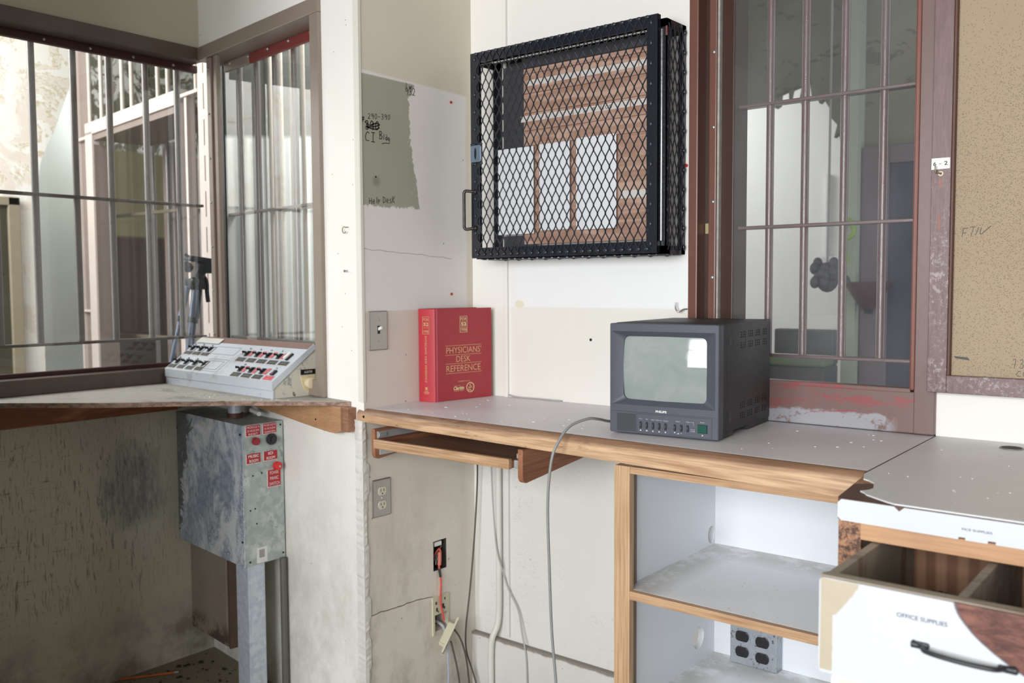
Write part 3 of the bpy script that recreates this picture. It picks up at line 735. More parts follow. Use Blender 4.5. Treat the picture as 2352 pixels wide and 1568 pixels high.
obj('side_panel', bx(BM(), 1.480, 1.493, -0.50, -0.036, FL, 0.905), WHITE, CB)
obj('shelf_board', bx(BM(), 0.907, 1.480, -0.503, -0.036, 0.597, 0.6145), SHELFM, CB)
b = BM(); bx(b, 0.932, 1.480, -0.520, -0.503, 0.5945, 0.6145, 0.0015); obj('shelf_edge', b, OAKX, CB)
obj('bottom_board', bx(BM(), 0.907, 1.480, -0.50, -0.036, 0.290, 0.312), SHELFM, CB)
# quad outlet box inside the cabinet
QO = thing('outlet_box', (1.035, -0.06, 0.312), 'grey steel box with four black sockets inside the open cabinet', 'outlet box')
g = G('speckled_steel'); n = g.noise(60, 5, 0.7); c = g.mix(C(176, 182, 190), C(150, 156, 164), n); c = g.mix(c, C(76, 62, 54), g.noise(90, 5, 0.8).gt(0.60, 0.05)*g.noise(14, 3).gt(0.42, 0.1)); g.col(c); g.set('Roughness', 0.4); g.set('Metallic', 0.5); STL = g.mat
b = BM(); bx(b, 0.972, 1.102, -0.074, -0.037, 0.313, 0.418, 0.002); obj('steel_box', b, STL, QO)
for px_, pz in ((1.007, 0.390), (1.063, 0.386), (1.007, 0.348), (1.063, 0.344)):
    P = PL((0, -0.074, 0), (1, 0, 0), (0, 0, 1)); b = BM()
    plate(b, P, [(px_+0.0185*cos(t)*1.0, pz+max(-0.0135, min(0.0135, 0.0185*sin(t)))) for t in [2*pi*i/28 for i in range(28)]], 0, 0.004, 0.001)
    s_ = obj('socket', b, simple('black_bakelite', C(34, 32, 34), 0.3), QO)
    b = BM()
    for du in (-0.006, 0.006): plate(b, P, rect(px_+du-0.0011, px_+du+0.0011, pz-0.001, pz+0.007), 0.0041, 0.0045)
    plate(b, P, circ(px_, pz-0.007, 0.0025, 10), 0.0041, 0.0045); obj('socket_slots', b, MAT['black'], s_)

# ------------------------------------------------------------------ white cabinet with the open drawer
WT2 = thing('worktop', (2.0, -0.4, 0.924), 'chipped grey worktop with a white front band at the right edge of the view', 'worktop')
top = [(1.458, -0.001), (1.4665, -0.545), (1.480, -0.590), (1.492, -0.598), (1.507, -0.616), (1.520, -0.661), (1.5175, -0.678), (1.508, -0.694), (1.518, -0.704), (1.526, -0.716), (1.548, -0.733), (1.568, -0.748), (1.585, -0.7575), (2.60, -0.775), (2.60, -0.001)]
b = BM(); prism(b, top, 0.958, 0.9605); obj('laminate_top', b, LAM2, WT2)
base = [(1.458, -0.001), (1.466, -0.530), (1.490, -0.752), (1.493, -0.759), (1.500, -0.762), (2.60, -0.777), (2.60, -0.001)]
def oak_broken():
    g = G('broken_edge_wood', (2.0, -0.4, 0.924)); n1 = g.noise(2.0, 3, 0.5, sc=(6, 14, 14), dist=1.0); ring = (n1*18.0).sin()*0.5+0.5
    c = g.mix(C(190, 148, 108), C(140, 100, 72), ring); dk = ((g.y+0.06*g.noise(9, 5, 0.6))*1.0+(g.x-1.46)*-0.9).lt(-0.625, 0.01)
    c = g.mix(c, g.mix(C(110, 82, 68), C(80, 58, 48), g.noise(20, 5)), dk); g.col(c); g.set('Roughness', 0.6); return g.mat
b = BM(); prism(b, base, 0.922, 0.958); obj('core_board', b, oak_broken(), WT2)
b = BM(); prism(b, [(1.4565, -0.004), (1.4588, -0.004), (1.4668, -0.540), (1.4640, -0.540)], 0.9598, 0.9609); obj('seam_gap', b, simple('dark_seam', C(60, 56, 54), 0.8), WT2)
Pf = PL((1.494, -0.7615, 0), (1.1, -0.015, 0), (0, 0, 1))
b = BM(); pts = rrect(0.0, 1.106, 0.9215, 0.9560, 0.006); pts = [p for p in pts]
plate(b, Pf, [(0.0, 0.927), (0.006, 0.9215), (0.190, 0.9205), (0.19, 0.9245), (0.2, 0.9245), (0.2, 0.9205), (0.232, 0.9205), (0.232, 0.925), (0.243, 0.925), (0.243, 0.9205), (1.106, 0.9215), (1.106, 0.9575), (0.115, 0.9575), (0.108, 0.9575), (0.100, 0.9505), (0.092, 0.9575), (0.006, 0.9575), (0.0, 0.9515)], 0.0, 0.0035); obj('front_band', b, simple('white_band_paint', C(214, 219, 225), 0.4, 0, 0.015, 4), WT2)
b = join_text([('FICE SUPPLIES', 0.195, 0.238, 0.9365, 0.9400, dict(rot=0))], PL((1.494, -0.7655, 0), (1.1, -0.015, 0), (0.0, 0, 1)))
MAT['blue_ink'] = simple('faded_blue_lettering', C(66, 74, 104), 0.6)
obj('lettering', b, MAT['blue_ink'], WT2)
# grommet in the worktop
GR = thing('cable_grommet', (1.627, -0.083, 0.9605), 'round dark cable grommet set in the chipped grey worktop', 'grommet')
b = BM(); cyl(b, (1.632, -0.083, 0.960), (1.632, -0.083, 0.9625), 0.024, 28); obj('grommet_ring', b, simple('grey_plastic_ring', C(120, 120, 118), 0.4), GR, smooth=40)
b = BM(); cyl(b, (1.632, -0.083, 0.9624), (1.632, -0.083, 0.9630), 0.0205, 28); obj('grommet_hole', b, simple('dark_hole', C(74, 66, 58), 0.8, 0, 0.3, 60), GR)

UC = thing('drawer_cabinet', (2.0, -0.4, FL), 'worn white drawer cabinet with an orange pine rail, its top drawer pulled out', 'cabinet')
g = G('worn_stile'); n = g.noise(60, 5, 0.75); c = g.mix(C(176, 130, 98), C(78, 54, 48), n.gt(0.5, 0.12)*g.noise(12, 4).gt(0.35, 0.2)); g.col(c); g.set('Roughness', 0.6)
b = BM(); bx(b, 1.494, 1.532, -0.760, -0.740, FL, 0.921, 0.001); obj('face_stile', b, g.mat, UC)
b = BM(); bx(b, 1.532, 2.60, -0.764, -0.740, 0.893, 0.921, 0.001); obj('face_rail', b, PINE, UC)
obj('side_panel', bx(BM(), 1.500, 1.515, -0.740, -0.03, FL, 0.921), WHITE, UC)
obj('inner_back', bx(BM(), 1.515, 2.6, -0.045, -0.03, FL, 0.921), MAT['plaster'], UC)
DR = UC
# drawer box
x0, x1, yf, yb_ = 1.545, 1.955, -0.985, -0.545
g = G('drawer_front_paint', (1.75, -0.77, 0.745)); n = g.noise(5, 5); e = (g.noise(14, 5, 0.6)-0.5)*0.02
c = g.mix(C(214, 219, 226), C(206, 211, 218), n)
lx = g.x; lz = g.z
tan = ((lx+e*0.5).lt(1.5665, 0.0015)+((lx+e*1.2+(0.888-lz)*0.55).lt(1.604, 0.003)*(lz+e).gt(0.838, 0.003)*(lx-(lz-0.838)*0.9+e).lt(1.5665+0.006, 0.003))).clamp()*(lz+e*0.3).gt(0.752, 0.002)*(lz+e*0.4).lt(0.889, 0.002)*lx.gt(1.5475, 0.0015)
c = g.mix(c, g.mix(C(198, 189, 170), C(180, 168, 146), g.noise(12, 5, 0.7)), tan)
rd = (lx-1.730-(0.893-lz)*(0.893-lz)*11.0-(0.893-lz)*0.15+e*0.35)
red = rd.gt(0.0, 0.0015); rim = rd.abs().lt(0.0022, 0.0015)
c = g.mix(c, g.mix(C(78, 48, 46), C(138, 92, 80), g.noise(30, 6, 0.8, sc=(0.6, 1, 2.5), dist=0.6).gt(0.5, 0.25)), red); c = g.mix(c, C(92, 78, 84), rim*0.8)
c = g.mix(c, C(190, 188, 184), g.noise(50, 4, 0.8).gt(0.64, 0.05)*(lx-1.625).abs().lt(0.02, 0.01)*(lz-0.865).abs().lt(0.02, 0.02)*0.7)
g.col(c); g.set('Roughness', 0.42); DFM = g.mat
D_ = thing('drawer', (1.75, -0.77, 0.745), 'pulled-out drawer marked OFFICE SUPPLIES with a torn white front and black handle', 'drawer', 'drawers of the white cabinet')
P = PL((0, yf, 0), (1, 0, 0), (0, 0, 1))
b = BM(); plate(b, P, rrect(x0, x1, 0.7465, 0.8895, 0.007), -0.018, 0.0, 0.001); obj('drawer_front', b, DFM, D_)
g = G('drawer_wood_grey'); c = g.mix(C(168, 158, 144), C(136, 124, 110), g.noise(4, 5, 0.6, sc=(3, 1, 3))); c = g.mix(c, C(110, 82, 62), g.noise(6, 4, sc=(1, 3, 1)).gt(0.6, 0.1)*0.6); g.col(c); g.set('Roughness', 0.65); DGW = g.mat
b = BM(); bx(b, x0+0.001, x1-0.001, yf+0.0035, yf+0.018, 0.8895, 0.8925, 0.001); bx(b, x0+0.003, x1-0.003, yf+0.018, yf+0.026, 0.755, 0.8915); obj('front_backing', b, DGW, D_)
b = BM(); bx(b, x0+0.004, x0+0.018, yf+0.02, yb_, 0.755, 0.8905, 0.001); bx(b, x1-0.018, x1-0.004, yf+0.02, yb_, 0.755, 0.8905, 0.001); obj('drawer_side', b, DGW, D_)
obj('drawer_back', bx(BM(), x0+0.018, x1-0.018, yb_-0.012, yb_, 0.755, 0.8880), PLYST, D_)
obj('drawer_bottom', bx(BM(), x0+0.015, x1-0.015, yf+0.02, yb_-0.01, 0.758, 0.764), simple('dark_drawer_bottom', C(86, 72, 56), 0.8, 0, 0.2, 20), D_)
b = BM(); bx(b, 1.7265, 1.739, yf+0.026, yb_-0.012, 0.764, 0.8895, 0.001); obj('divider', b, RAWOLD, D_)
b = BM(); rr = random.Random(5)
for i in range(260):
    x = 1.60+rr.random()**1.3*0.11; y = -0.575-rr.random()**1.6*0.16; ball(b, (x, y, 0.765+rr.random()*0.006), 0.002+rr.random()*0.003, 1, 1, 0.5, 5)
own('debris', b, simple('dark_debris', C(36, 30, 26), 0.9), 'dark crumbs and droppings lying in the open drawer', 'debris', kind='stuff')
hb = BM(); tube(hb, [(1.678, -0.987, 0.8215), (1.690, -0.990, 0.8205), (1.702, -1.004, 0.820), (1.742, -1.008, 0.8185), (1.782, -1.004, 0.8175), (1.794, -0.990, 0.8165), (1.806, -0.987, 0.816)], lambda t: 0.0036+0.0022*(1-min(1, min(t, 1-t)*5)), 8, flat=1.0)
plate(hb, P, rrect(1.676, 1.700, 0.817, 0.826, 0.003), 0.0, 0.005, 0.001); plate(hb, P, rrect(1.785, 1.809, 0.811, 0.820, 0.003), 0.0, 0.005, 0.001)
obj('drawer_handle', hb, simple('black_handle', C(46, 48, 52), 0.4, 0, 0.05), D_, smooth=50)
b = join_text([('OFFICE SUPPLIES', 1.656, 1.722, 0.8545, 0.8605)], PL((0, yf-0.0003, 0), (1, 0, 0), (0, 0, 1)))
obj('lettering', b, MAT['blue_ink'], D_)
# next drawer down
b = BM(); P2 = PL((0, -0.972, 0), (1, 0, 0), (0, 0, 1)); plate(b, P2, rrect(1.560, 1.955, 0.60, 0.742, 0.006), -0.018, 0.0, 0.001)
D2 = thing('drawer', (1.75, -0.86, 0.60), 'lower drawer front with a paper label holder, below the OFFICE SUPPLIES drawer', 'drawer', 'drawers of the white cabinet')
obj('drawer_front', b, WHITE, D2); obj('drawer_side', bx(BM(), 1.562, 1.576, -0.954, -0.60, 0.61, 0.73), DGW, D2)
b = BM(); plate(b, P2, rect(1.573, 1.605, 0.728, 0.7395), 0.0, 0.001); obj('label_card', b, simple('cream_card', C(224, 222, 210), 0.6), D2)

# ------------------------------------------------------------------ alcove corner shelf
S_ = thing('corner_shelf', (-0.6, -0.7, 0.962), 'grey weathered corner shelf carrying the switch console under the left windows', 'shelf')
edge_ = [(-1.024, -1.245), (-0.886, -1.140), (-0.73, -1.018), (-0.64, -0.952), (-0.60, -0.915), (-0.555, -0.872), (-0.50, -0.808), (-0.407, -0.722), (-0.395, -0.700), (-0.38, -0.700), (-0.30, -0.640), (-0.20, -0.560), (-0.10, -0.500), (-0.066, -0.4835)]
g = G('weathered_shelf', (-0.6, -0.7, 0.962)); n = g.noise(3, 6, 0.65, sc=(1, 1, 1), dist=0.4); c = g.mix(C(184, 180, 172), C(150, 146, 138), n); c = g.mix(c, C(102, 100, 98), g.noise(5, 5, 0.7, sc=(1, 2.5, 1)).gt(0.58, 0.1)*0.5)
side = g.z.lt(0.9755, 0.0008)
sw = g.mix(C(178, 148, 130), C(116, 96, 86), g.noise(40, 5, 0.7, sc=(1, 1, 2)).gt(0.5, 0.25)); c = g.mix(c, sw, side); g.col(c); g.set('Roughness', 0.75); g.bump(g.noise(50, 5), 0.4, 0.001)
b = BM(); poly = edge_+[tuple(PW2.at(-0.072, 0, 0.0005))[:2], tuple(PW2.at(-1.034, 0, 0.0005))[:2]]
prism(b, poly, 0.962, 0.977, 0.0); bmesh.ops.triangulate(b, faces=[f for f in b.faces if len(f.verts) > 4]); obj('shelf_board', b, g.mat, S_)
g = G('dark_ledger_pine'); f = (g.noise(1.6, 3, 0.5, sc=(14, 1.6, 9), dist=1.0)*16.0).sin()*0.5+0.5; c = g.mix(C(172, 110, 70), C(126, 72, 42), f); g.col(c); g.set('Roughness', 0.55); LEDG = g.mat
b = BM(); bx(b, -1.025, -0.990, -2.0, -0.50, 0.880, 0.9615, 0.001); own('support_ledger', b, LEDG, 'reddish pine ledger board fixed to the left wall under the corner shelf', 'ledger', base=(-1.0, -1.2, 0.88))
b = BM(); P = PL(PW2.at(0, 0, 0), T2, (0, 0, 1)); plate(b, P, [(-0.072, 0.890), (-0.072, 0.9615), (-0.60, 0.9615), (-0.60, 0.915), (-0.45, 0.905), (-0.30, 0.892), (-0.20, 0.884), (-0.135, 0.880), (-0.100, 0.880), (-0.085, 0.886)], 0.001, 0.036, 0.001)
BR = thing('shelf_brace', (-0.3, -0.46, 0.88), 'orange pine brace board under the right end of the corner shelf', 'brace')
obj('brace_board', b, PINE, BR)
b = BM(); plate(b, P, [(-0.071, 0.889), (-0.071, 0.9615), (-0.040, 0.9615), (-0.040, 0.889)], 0.001, 0.030, 0.001); obj('end_block', b, REDOAK, BR)
b = BM(); ball(b, tuple(P.at(-0.21, 0.912, 0.037)), 0.003); obj('nail', b, MAT['black'], BR)

# ------------------------------------------------------------------ floor-standing conduit trough and steel control box
g = G('galvanised'); n = g.noise(20, 6, 0.7, dist=0.5); v = g.vor(70, out=1); c = g.mix(C(214, 222, 232), C(168, 178, 192), (n*0.6+v*0.4)); g.col(c); g.set('Roughness', (v*0.2+0.34)); g.set('Metallic', 0.2); GALV = g.mat
g = G('galvanised_scratched', (-0.72, -0.50, 0.42)); n = g.noise(9, 7, 0.75, sc=(1, 1, 0.6), dist=0.7); v = g.vor(60, out=1)
c = g.mix(C(170, 184, 202), C(142, 158, 177), v); c = g.mix(c, C(240, 244, 250), n.gt(0.51, 0.12)*0.8)
spk = g.vor(110).lt(0.28, 0.2)*(g.noise(7, 4)*1.0+(0.62-g.z)*1.2+(g.x+0.75)*0.8).gt(0.62, 0.15); c = g.mix(c, C(240, 244, 250), spk*0.85)
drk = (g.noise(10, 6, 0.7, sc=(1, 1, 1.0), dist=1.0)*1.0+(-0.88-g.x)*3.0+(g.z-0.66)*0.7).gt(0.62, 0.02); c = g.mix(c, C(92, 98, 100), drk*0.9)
g.col(c); g.set('Roughness', (v*0.15+0.30)); g.set('Metallic', 0.3); GALV2 = g.mat
g = G('galvanised_pale'); v = g.vor(55, out=1); n = g.noise(12, 6, 0.7); c = g.mix(C(176, 188, 186), C(160, 170, 170), v); c = g.mix(c, C(206, 212, 206), n.gt(0.56, 0.1)*0.7); c = g.mix(c, C(120, 122, 118), g.noise(26, 5, 0.7).gt(0.66, 0.05)*0.7); g.col(c); g.set('Roughness', 0.5); g.set('Metallic', 0.25); GALV3 = g.mat
BX = thing('control_box', (-0.72, -0.50, 0.42), 'galvanised steel control box with red engraved plates and push buttons under the corner shelf', 'control box')
ux, uy = Vector((T2.x, T2.y, 0)), Vector((0, 1, 0))
cA = Vector((-0.467, -0.588, 0)); cL = cA-ux*0.497; 
foot = [tuple(cA)[:2], (-0.467, -0.432), tuple(Vector((-0.467, -0.432, 0))-ux*0.497)[:2], tuple(cL)[:2]]
b = BM(); prism(b, foot, 0.4185, 0.8790, 0.001); obj('box_body', b, GALV3, BX)
PB = PL(cL, ux, (0, 0, 1))
b = BM(); plate(b, PB, rect(-0.001, 0.497, 0.417, 0.8795), 0.0005, 0.003, 0.0008); obj('front_cover', b, GALV2, BX)
PR = PL((-0.467, 0, 0), (0, 1, 0), (0, 0, 1))
b = BM(); plate(b, PR, rect(-0.584, -0.434, 0.4185, 0.874), 0.0, 0.0015, 0.0005); pnl = obj('side_plate', b, GALV3, BX)
b = BM()
for v in (0.85, 0.50): cyl(b, PB.at(0.487, v, 0.003), PB.at(0.487, v, 0.0055), 0.004, 10)
for u, v in ((0.006, 0.82), (0.008, 0.455)): cyl(b, PB.at(u, v, 0.003), PB.at(u, v, 0.0055), 0.003, 10)
for u, v in ((-0.572, 0.432), (-0.442, 0.435), (-0.443, 0.866)): cyl(b, PR.at(u, v, 0.0015), PR.at(u, v, 0.003), 0.0035, 10)
for u, v in ((-0.554, 0.712), (-0.520, 0.716), (-0.566, 0.600), (-0.548, 0.603), (-0.543, 0.553)): plate(b, PR, circ(u, v, 0.0032, 10), 0.0015, 0.0018)
obj('screw', b, MAT['black'], BX)
b = BM()
for u, v in ((-0.554, 0.789), (-0.487, 0.789)): ball(b, tuple(PR.at(u, v, 0.003)), 0.0036)
obj('pilot_light', b, MAT['screw'], BX, smooth=60)
REDPL = simple('red_engraved_plate', C(176, 34, 48), 0.4, 0, 0.03); WT = simple('engraved_white', C(236, 226, 222), 0.6)
for (u0, u1, v0, v1, lines, th) in ((-0.577, -0.524, 0.843, 0.880-0.004, ['MODULE A', 'D-ROOM', 'RESET'], 0.0), (-0.512, -0.461, 0.843, 0.876, ['MODULE B', 'D-ROOM', 'GARDEN'], 0.0),
        (-0.577, -0.525, 0.7535, 0.7845, ['MUSIC', 'ROOM'], 0.02), (-0.511, -0.459, 0.7545, 0.7845, ['ID', 'ROOM'], 0.02), (-0.4975, -0.4475, 0.6655, 0.7205, ['POWER', 'PANIC', 'SWITCH'], 0.0)):
    b = BM(); plate(b, PR, rect(u0-0.002, u1, v0-0.002, v1), 0.0016, 0.0026); e_ = obj('plate_edge', b, WT, BX)
    b = BM(); plate(b, PR, rect(u0, u1, v0, v1), 0.0026, 0.0034); p_ = obj('name_plate', b, REDPL, BX)
    n = len(lines); dv = (v1-v0)/n; its = []
    for i, s in enumerate(lines):
        wd = min(0.9, len(s)*0.135+ (0.1 if th else 0))*(u1-u0); c_ = (u0+u1)/2
        its.append((s, c_-wd/2, c_+wd/2, v1-dv*(i+0.82), v1-dv*(i+0.22), dict(h=0.0037, bold=th)))
    obj('lettering', join_text(its, PR), WT, p_)
b = BM(); cyl(b, PR.at(-0.544, 0.824, 0.001), PR.at(-0.544, 0.824, 0.016), 0.0125, 18, b=0.002); obj('push_button', b, simple('dull_red_button', C(150, 38, 44), 0.4), BX, smooth=40)
b = BM(); cyl(b, PR.at(-0.483, 0.823, 0.001), PR.at(-0.483, 0.823, 0.014), 0.019, 22, b=0.004); cyl(b, PR.at(-0.483, 0.823, 0.014), PR.at(-0.483, 0.823, 0.020), 0.010, 16); obj('push_button', b, simple('black_button', C(38, 40, 44), 0.45), BX, smooth=40)
b = BM(); cyl(b, PR.at(-0.464, 0.732, 0.001), PR.at(-0.464, 0.732, 0.020), 0.0145, 20, b=0.005); k_ = obj('push_button', b, simple('bright_red_button', C(220, 48, 52), 0.3), BX, smooth=40)
b = BM(); cyl(b, PR.at(-0.462, 0.731, 0.020), PR.at(-0.462, 0.731, 0.0215), 0.004, 12); obj('key_lock', b, MAT['screw'], k_)
b = BM(); plate(b, PR, rect(-0.546, -0.506, 0.412+0.010, 0.472), 0.0016, 0.0022); s_ = obj('paper_sticker', b, simple('white_sticker', C(226, 226, 222), 0.6), BX)
b = BM()
for i in range(9): plate(b, PR, rect(-0.537, -0.516, 0.439+i*0.003, 0.4405+i*0.003), 0.0023, 0.0026)
obj('printed_lines', b, MAT['ink_thin'], s_)
b = BM(); plate(b, PB, rrect(0.188, 0.246, 0.846, 0.862, 0.005), 0.003, 0.0036); obj('sticker', b, simple('torn_pale_sticker', C(196, 200, 196), 0.6, 0, 0.2, 60), BX)
# pipe nipple on top
b = BM(); cyl(b, (-0.636, -0.500, 0.879), (-0.636, -0.500, 0.884), 0.028, 6); cyl(b, (-0.636, -0.500, 0.884), (-0.636, -0.500, 0.898), 0.0265, 24); obj('lock_nut', b, simple('rusty_nut', C(92, 62, 54), 0.6, 0.3), BX)
b = BM(); cyl(b, (-0.636, -0.500, 0.898), (-0.636, -0.500, 0.9615), 0.0225, 24); obj('pipe_nipple', b, GALV, BX, smooth=40)
b = BM(); tube(b, [tuple(PW2.at(-0.60, 0.905, 0.05)), tuple(PW2.at(-0.555, 0.902, 0.055)), tuple(PW2.at(-0.53, 0.899, 0.058))], 0.0075, 10); own('cable_end', b, MAT['white_pl'], 'short white cable end lying on top of the galvanised control box', 'cable', smooth=60)
# trough under the box
TR = thing('conduit_trough', (-0.51, -0.52, FL), 'tall galvanised conduit trough rising from the floor to the control box', 'conduit')
ft = [tuple(Vector((-0.471, -0.578, 0)))[:2], (-0.471, -0.512), tuple(Vector((-0.471, -0.512, 0))-ux*0.082)[:2], tuple(Vector((-0.471, -0.578, 0))-ux*0.082)[:2]]
b = BM(); prism(b, ft, FL, 0.4185, 0.0015); obj('trough_body', b, GALV, TR)
b = BM(); P = PL((-0.471, 0, 0), (0, 1, 0), (0, 0, 1)); plate(b, P, rect(-0.570, -0.516, FL, 0.4184), 0.0, 0.0015, 0.0005); obj('trough_cover', b, GALV, TR)
b = BM(); cyl(b, tuple(PW2.at(-0.46, FL, 0.020)), tuple(PW2.at(-0.46, 0.42, 0.020)), 0.011, 14); own('wall_pipe', b, simple('dull_grey_pipe', C(110, 108, 100), 0.5, 0.3), 'thin grey pipe on the wall behind the galvanised trough', 'pipe', smooth=40)
# brown access panel in the corner
AP = thing('access_panel', (-0.87, -0.44, 0.05), 'brown wooden access cover with a small latch in the dark corner below the box', 'panel')
g = G('brown_cover_board', (-0.87, -0.44, 0.05)); c = g.mix(C(158, 148, 134), C(134, 120, 106), g.noise(5, 5, 0.6)); c = g.mix(c, C(58, 48, 38), g.noise(16, 5, 0.7).gt(0.5, 0.1)*g.z.lt(0.115, 0.05)*0.8); g.col(c); g.set('Roughness', 0.65)
q0 = Vector((-1.024, -0.443, 0)); PA = PL(q0, ux, (0, 0, 1))
b = BM(); plate(b, PA, rect(0, 0.285, 0.055, 0.414), -0.055, 0.0, 0.002); obj('cover_board', b, g.mat, AP)
b = BM(); plate(b, PA, rect(0.287, 0.300, 0.050, 0.414), -0.050, -0.004); obj('side_frame', b, simple('reddish_frame', C(104, 84, 72), 0.6, 0, 0.15), AP)
b = BM(); cyl(b, PA.at(0.262, 0.235, 0), PA.at(0.262, 0.235, 0.003), 0.007, 12); cyl(b, PA.at(0.262, 0.235, 0.003), PA.at(0.262, 0.235, 0.008), 0.003, 10); obj('latch', b, MAT['screw'], AP)
# pencil on the floor
PN = thing('pencil', (-0.95, -0.62, FL), 'orange pencil lying on the floor of the dark alcove', 'pencil')
p0, p1 = Vector((-1.02, -0.735, FL+0.005)), Vector((-0.912, -0.572, FL+0.005)); d = (p1-p0)
b = BM(); cyl(b, p0, p0+d*0.93, 0.0038, 6); obj('shaft', b, simple('orange_pencil_paint', C(196, 104, 52), 0.4), PN)
b = BM(); cyl(b, p0+d*0.93, p1, 0.004, 10); obj('ferrule', b, MAT['screw'], PN)

# ------------------------------------------------------------------ switch console
lam = radians(-4.43)
CS = thing('switch_console', (-1.005, -0.5325, 0.977), 'sloping grey steel console with rows of toggle switches on the corner shelf', 'control console', rz=lam)
def LB(): return BM()
g = G('console_enamel'); n = g.noise(6, 5, 0.6); c = g.mix(C(206, 213, 222), C(192, 200, 209), n); c = g.mix(c, C(160, 160, 158), g.noise(9, 6, 0.7).gt(0.62, 0.08)*0.5); g.col(c); g.set('Roughness', 0.38); g.set('Metallic', 0.15); CENA = g.mat
g = G('console_side'); n = g.noise(22, 6, 0.75); c = g.mix(C(214, 210, 196), C(196, 194, 184), g.noise(6, 4)); c = g.mix(c, C(132, 138, 140), n.gt(0.58, 0.06)*0.8); c = g.mix(c, C(70, 64, 44), g.noise(18, 5, 0.7).gt(0.68, 0.03)*0.9); g.col(c); g.set('Roughness', 0.6); CSID = g.mat
Lc = 0.703
def profile_extrude(b, prof, xa, xb):
    lo = [b.verts.new((xa, p[0], p[1])) for p in prof]; hi = [b.verts.new((xb, p[0], p[1])) for p in prof]; n = len(prof)
    b.faces.new(lo[::-1]); b.faces.new(hi)
    for i in range(n): b.faces.new((lo[i], lo[(i+1) % n], hi[(i+1) % n], hi[i]))
    bmesh.ops.recalc_face_normals(b, faces=b.faces); return b
b = LB(); profile_extrude(b, [(0.002, 0), (0.002, 0.045), (0.148, 0.150), (0.163, 0.150), (0.163, 0)], 0.002, Lc-0.002); hs = obj('housing', b, CSID, CS, local=True)
b = LB(); profile_extrude(b, [(-0.001, 0.0), (-0.001, 0.032), (0.003, 0.032), (0.003, 0.0)], 0, Lc); obj('front_base', b, CENA, CS, local=True)
b = LB()
profile_extrude(b, [(-0.004, 0.026), (-0.004, 0.054), (0.127, 0.146), (0.1275, 0.142), (0.0, 0.050), (0.0, 0.026)], -0.002, Lc+0.002)
# folded side flange of the lid
for xa, xb in ((-0.003, 0.0), (Lc, Lc+0.003)): profile_extrude(b, [(-0.004, 0.026), (-0.004, 0.054), (0.150, 0.1625), (0.160, 0.150), (0.022, 0.048), (0.004, 0.034)], xa, xb)
obj('lid', b, CENA, CS, local=True)
b = LB(); profile_extrude(b, [(0.1275, 0.142), (0.127, 0.1465), (0.150, 0.1625), (0.157, 0.1625), (0.157, 0.148)], 0.0, Lc); obj('brown_rim', b, simple('brown_tape_rim', C(134, 104, 94), 0.4, 0, 0.15, 30), CS, local=True)
th = atan2(0.092, 0.131); PS = PL((0, -0.004, 0.0545), (1, 0, 0), (0, cos(th), sin(th)))
b = LB(); plate(b, PS, rect(0.0, 0.165, 0.150, 0.178), 0.002, 0.0035, 0.0005); obj('masking_tape', b, simple('dirty_white_tape', C(214, 216, 208), 0.6, 0, 0.05), CS, local=True)
b = LB()
for u0, u1, v0, v1 in ((0.175, 0.335, 0.100, 0.140), (0.215, 0.345, 0.012, 0.075), (0.235, 0.325, 0.022, 0.066)):
    for r_ in (rect(u0, u1, v0, v0+0.0012), rect(u0, u1, v1-0.0012, v1), rect(u0, u0+0.0012, v0, v1), rect(u1-0.0012, u1, v0, v1)): plate(b, PS, r_, 0.0, 0.0006)
obj('scribed_outline', b, simple('faint_grey_line', C(168, 172, 176), 0.5), CS, local=True)
b = LB(); plate(b, PS, rect(0.300, 0.309, 0.088, 0.092), 0, 0.001); obj('paint_chip', b, MAT['white_pl'], CS, local=True)
ENG = simple('worn_engraving', C(138, 138, 132), 0.6)
PLB = simple('dark_engraved_plate', C(62, 62, 58), 0.45); PLR = simple('pinkish_red_plate', C(204, 74, 86), 0.45)
def mk_switch():
    b = LB(); plate(b, PS, rect(-0.011, 0.006, 0, 0.026), 0.0005, 0.0025, 0.0005)
    # square toggle bezel and a rocking lever
    plate(b, PS, rect(-0.009, 0.002, 0.006, 0.022), 0.0025, 0.006, 0.001)
    lv = PS.at(-0.004, 0.012, 0.008); t = (PS.N*0.7-PS.W*0.7-PS.U*0.5).normalized(); cyl(b, lv, lv+t*0.013, 0.0030, 8, 0.0042); return b
me_sw = obj('toggle_switch', mk_switch(), MAT['black'], CS, local=True, smooth=30)
def place(o, u, v, first=[True]):
    c_ = o if first[0] and o is me_sw else o.copy()
    if c_ is not o: COL.objects.link(c_)
    c_.parent = CS; ROOT[c_.name] = ROOT[CS.name]
    c_.location = PS.U*u+PS.W*v
    if o is me_sw: first[0] = False
    return c_
def lab(u, v, w_, h_, mat, name='name_plate', edge=True, txt=None):
    b = LB()
    if edge: plate(b, PS, rect(u-0.0012, u+w_, v-0.0018, v+h_), 0.0004, 0.0012); obj('plate_edge', b, WT, CS, local=True); b = LB()
    plate(b, PS, rect(u, u+w_, v, v+h_), 0.0012, 0.002); o = obj(name, b, mat, CS, local=True)
    if txt:
        n = len(txt); its = [(s, u+w_*0.2, u+w_*0.8, v+h_*(1-(i+0.7)/n), v+h_*(1-(i+0.3)/n), dict(h=0.0023)) for i, s in enumerate(txt)]
        obj('lettering', join_text(its, PS), ENG if mat is PLB else simple('pink_engraving', C(236, 180, 182), 0.6), o, local=True)
    return o
def led(u, v):
    b = LB(); ball(b, tuple(PS.at(u, v, 0.002)), 0.0036, seg=8); obj('indicator_light', b, MAT['screw'], CS, local=True, smooth=60)
names_u = ['KITCHEN', 'LOBBY', 'GATE', 'NORTH GATE', 'CONTROL']; names_l = ['DINING', 'DOCTORS', 'CTRL OUT']
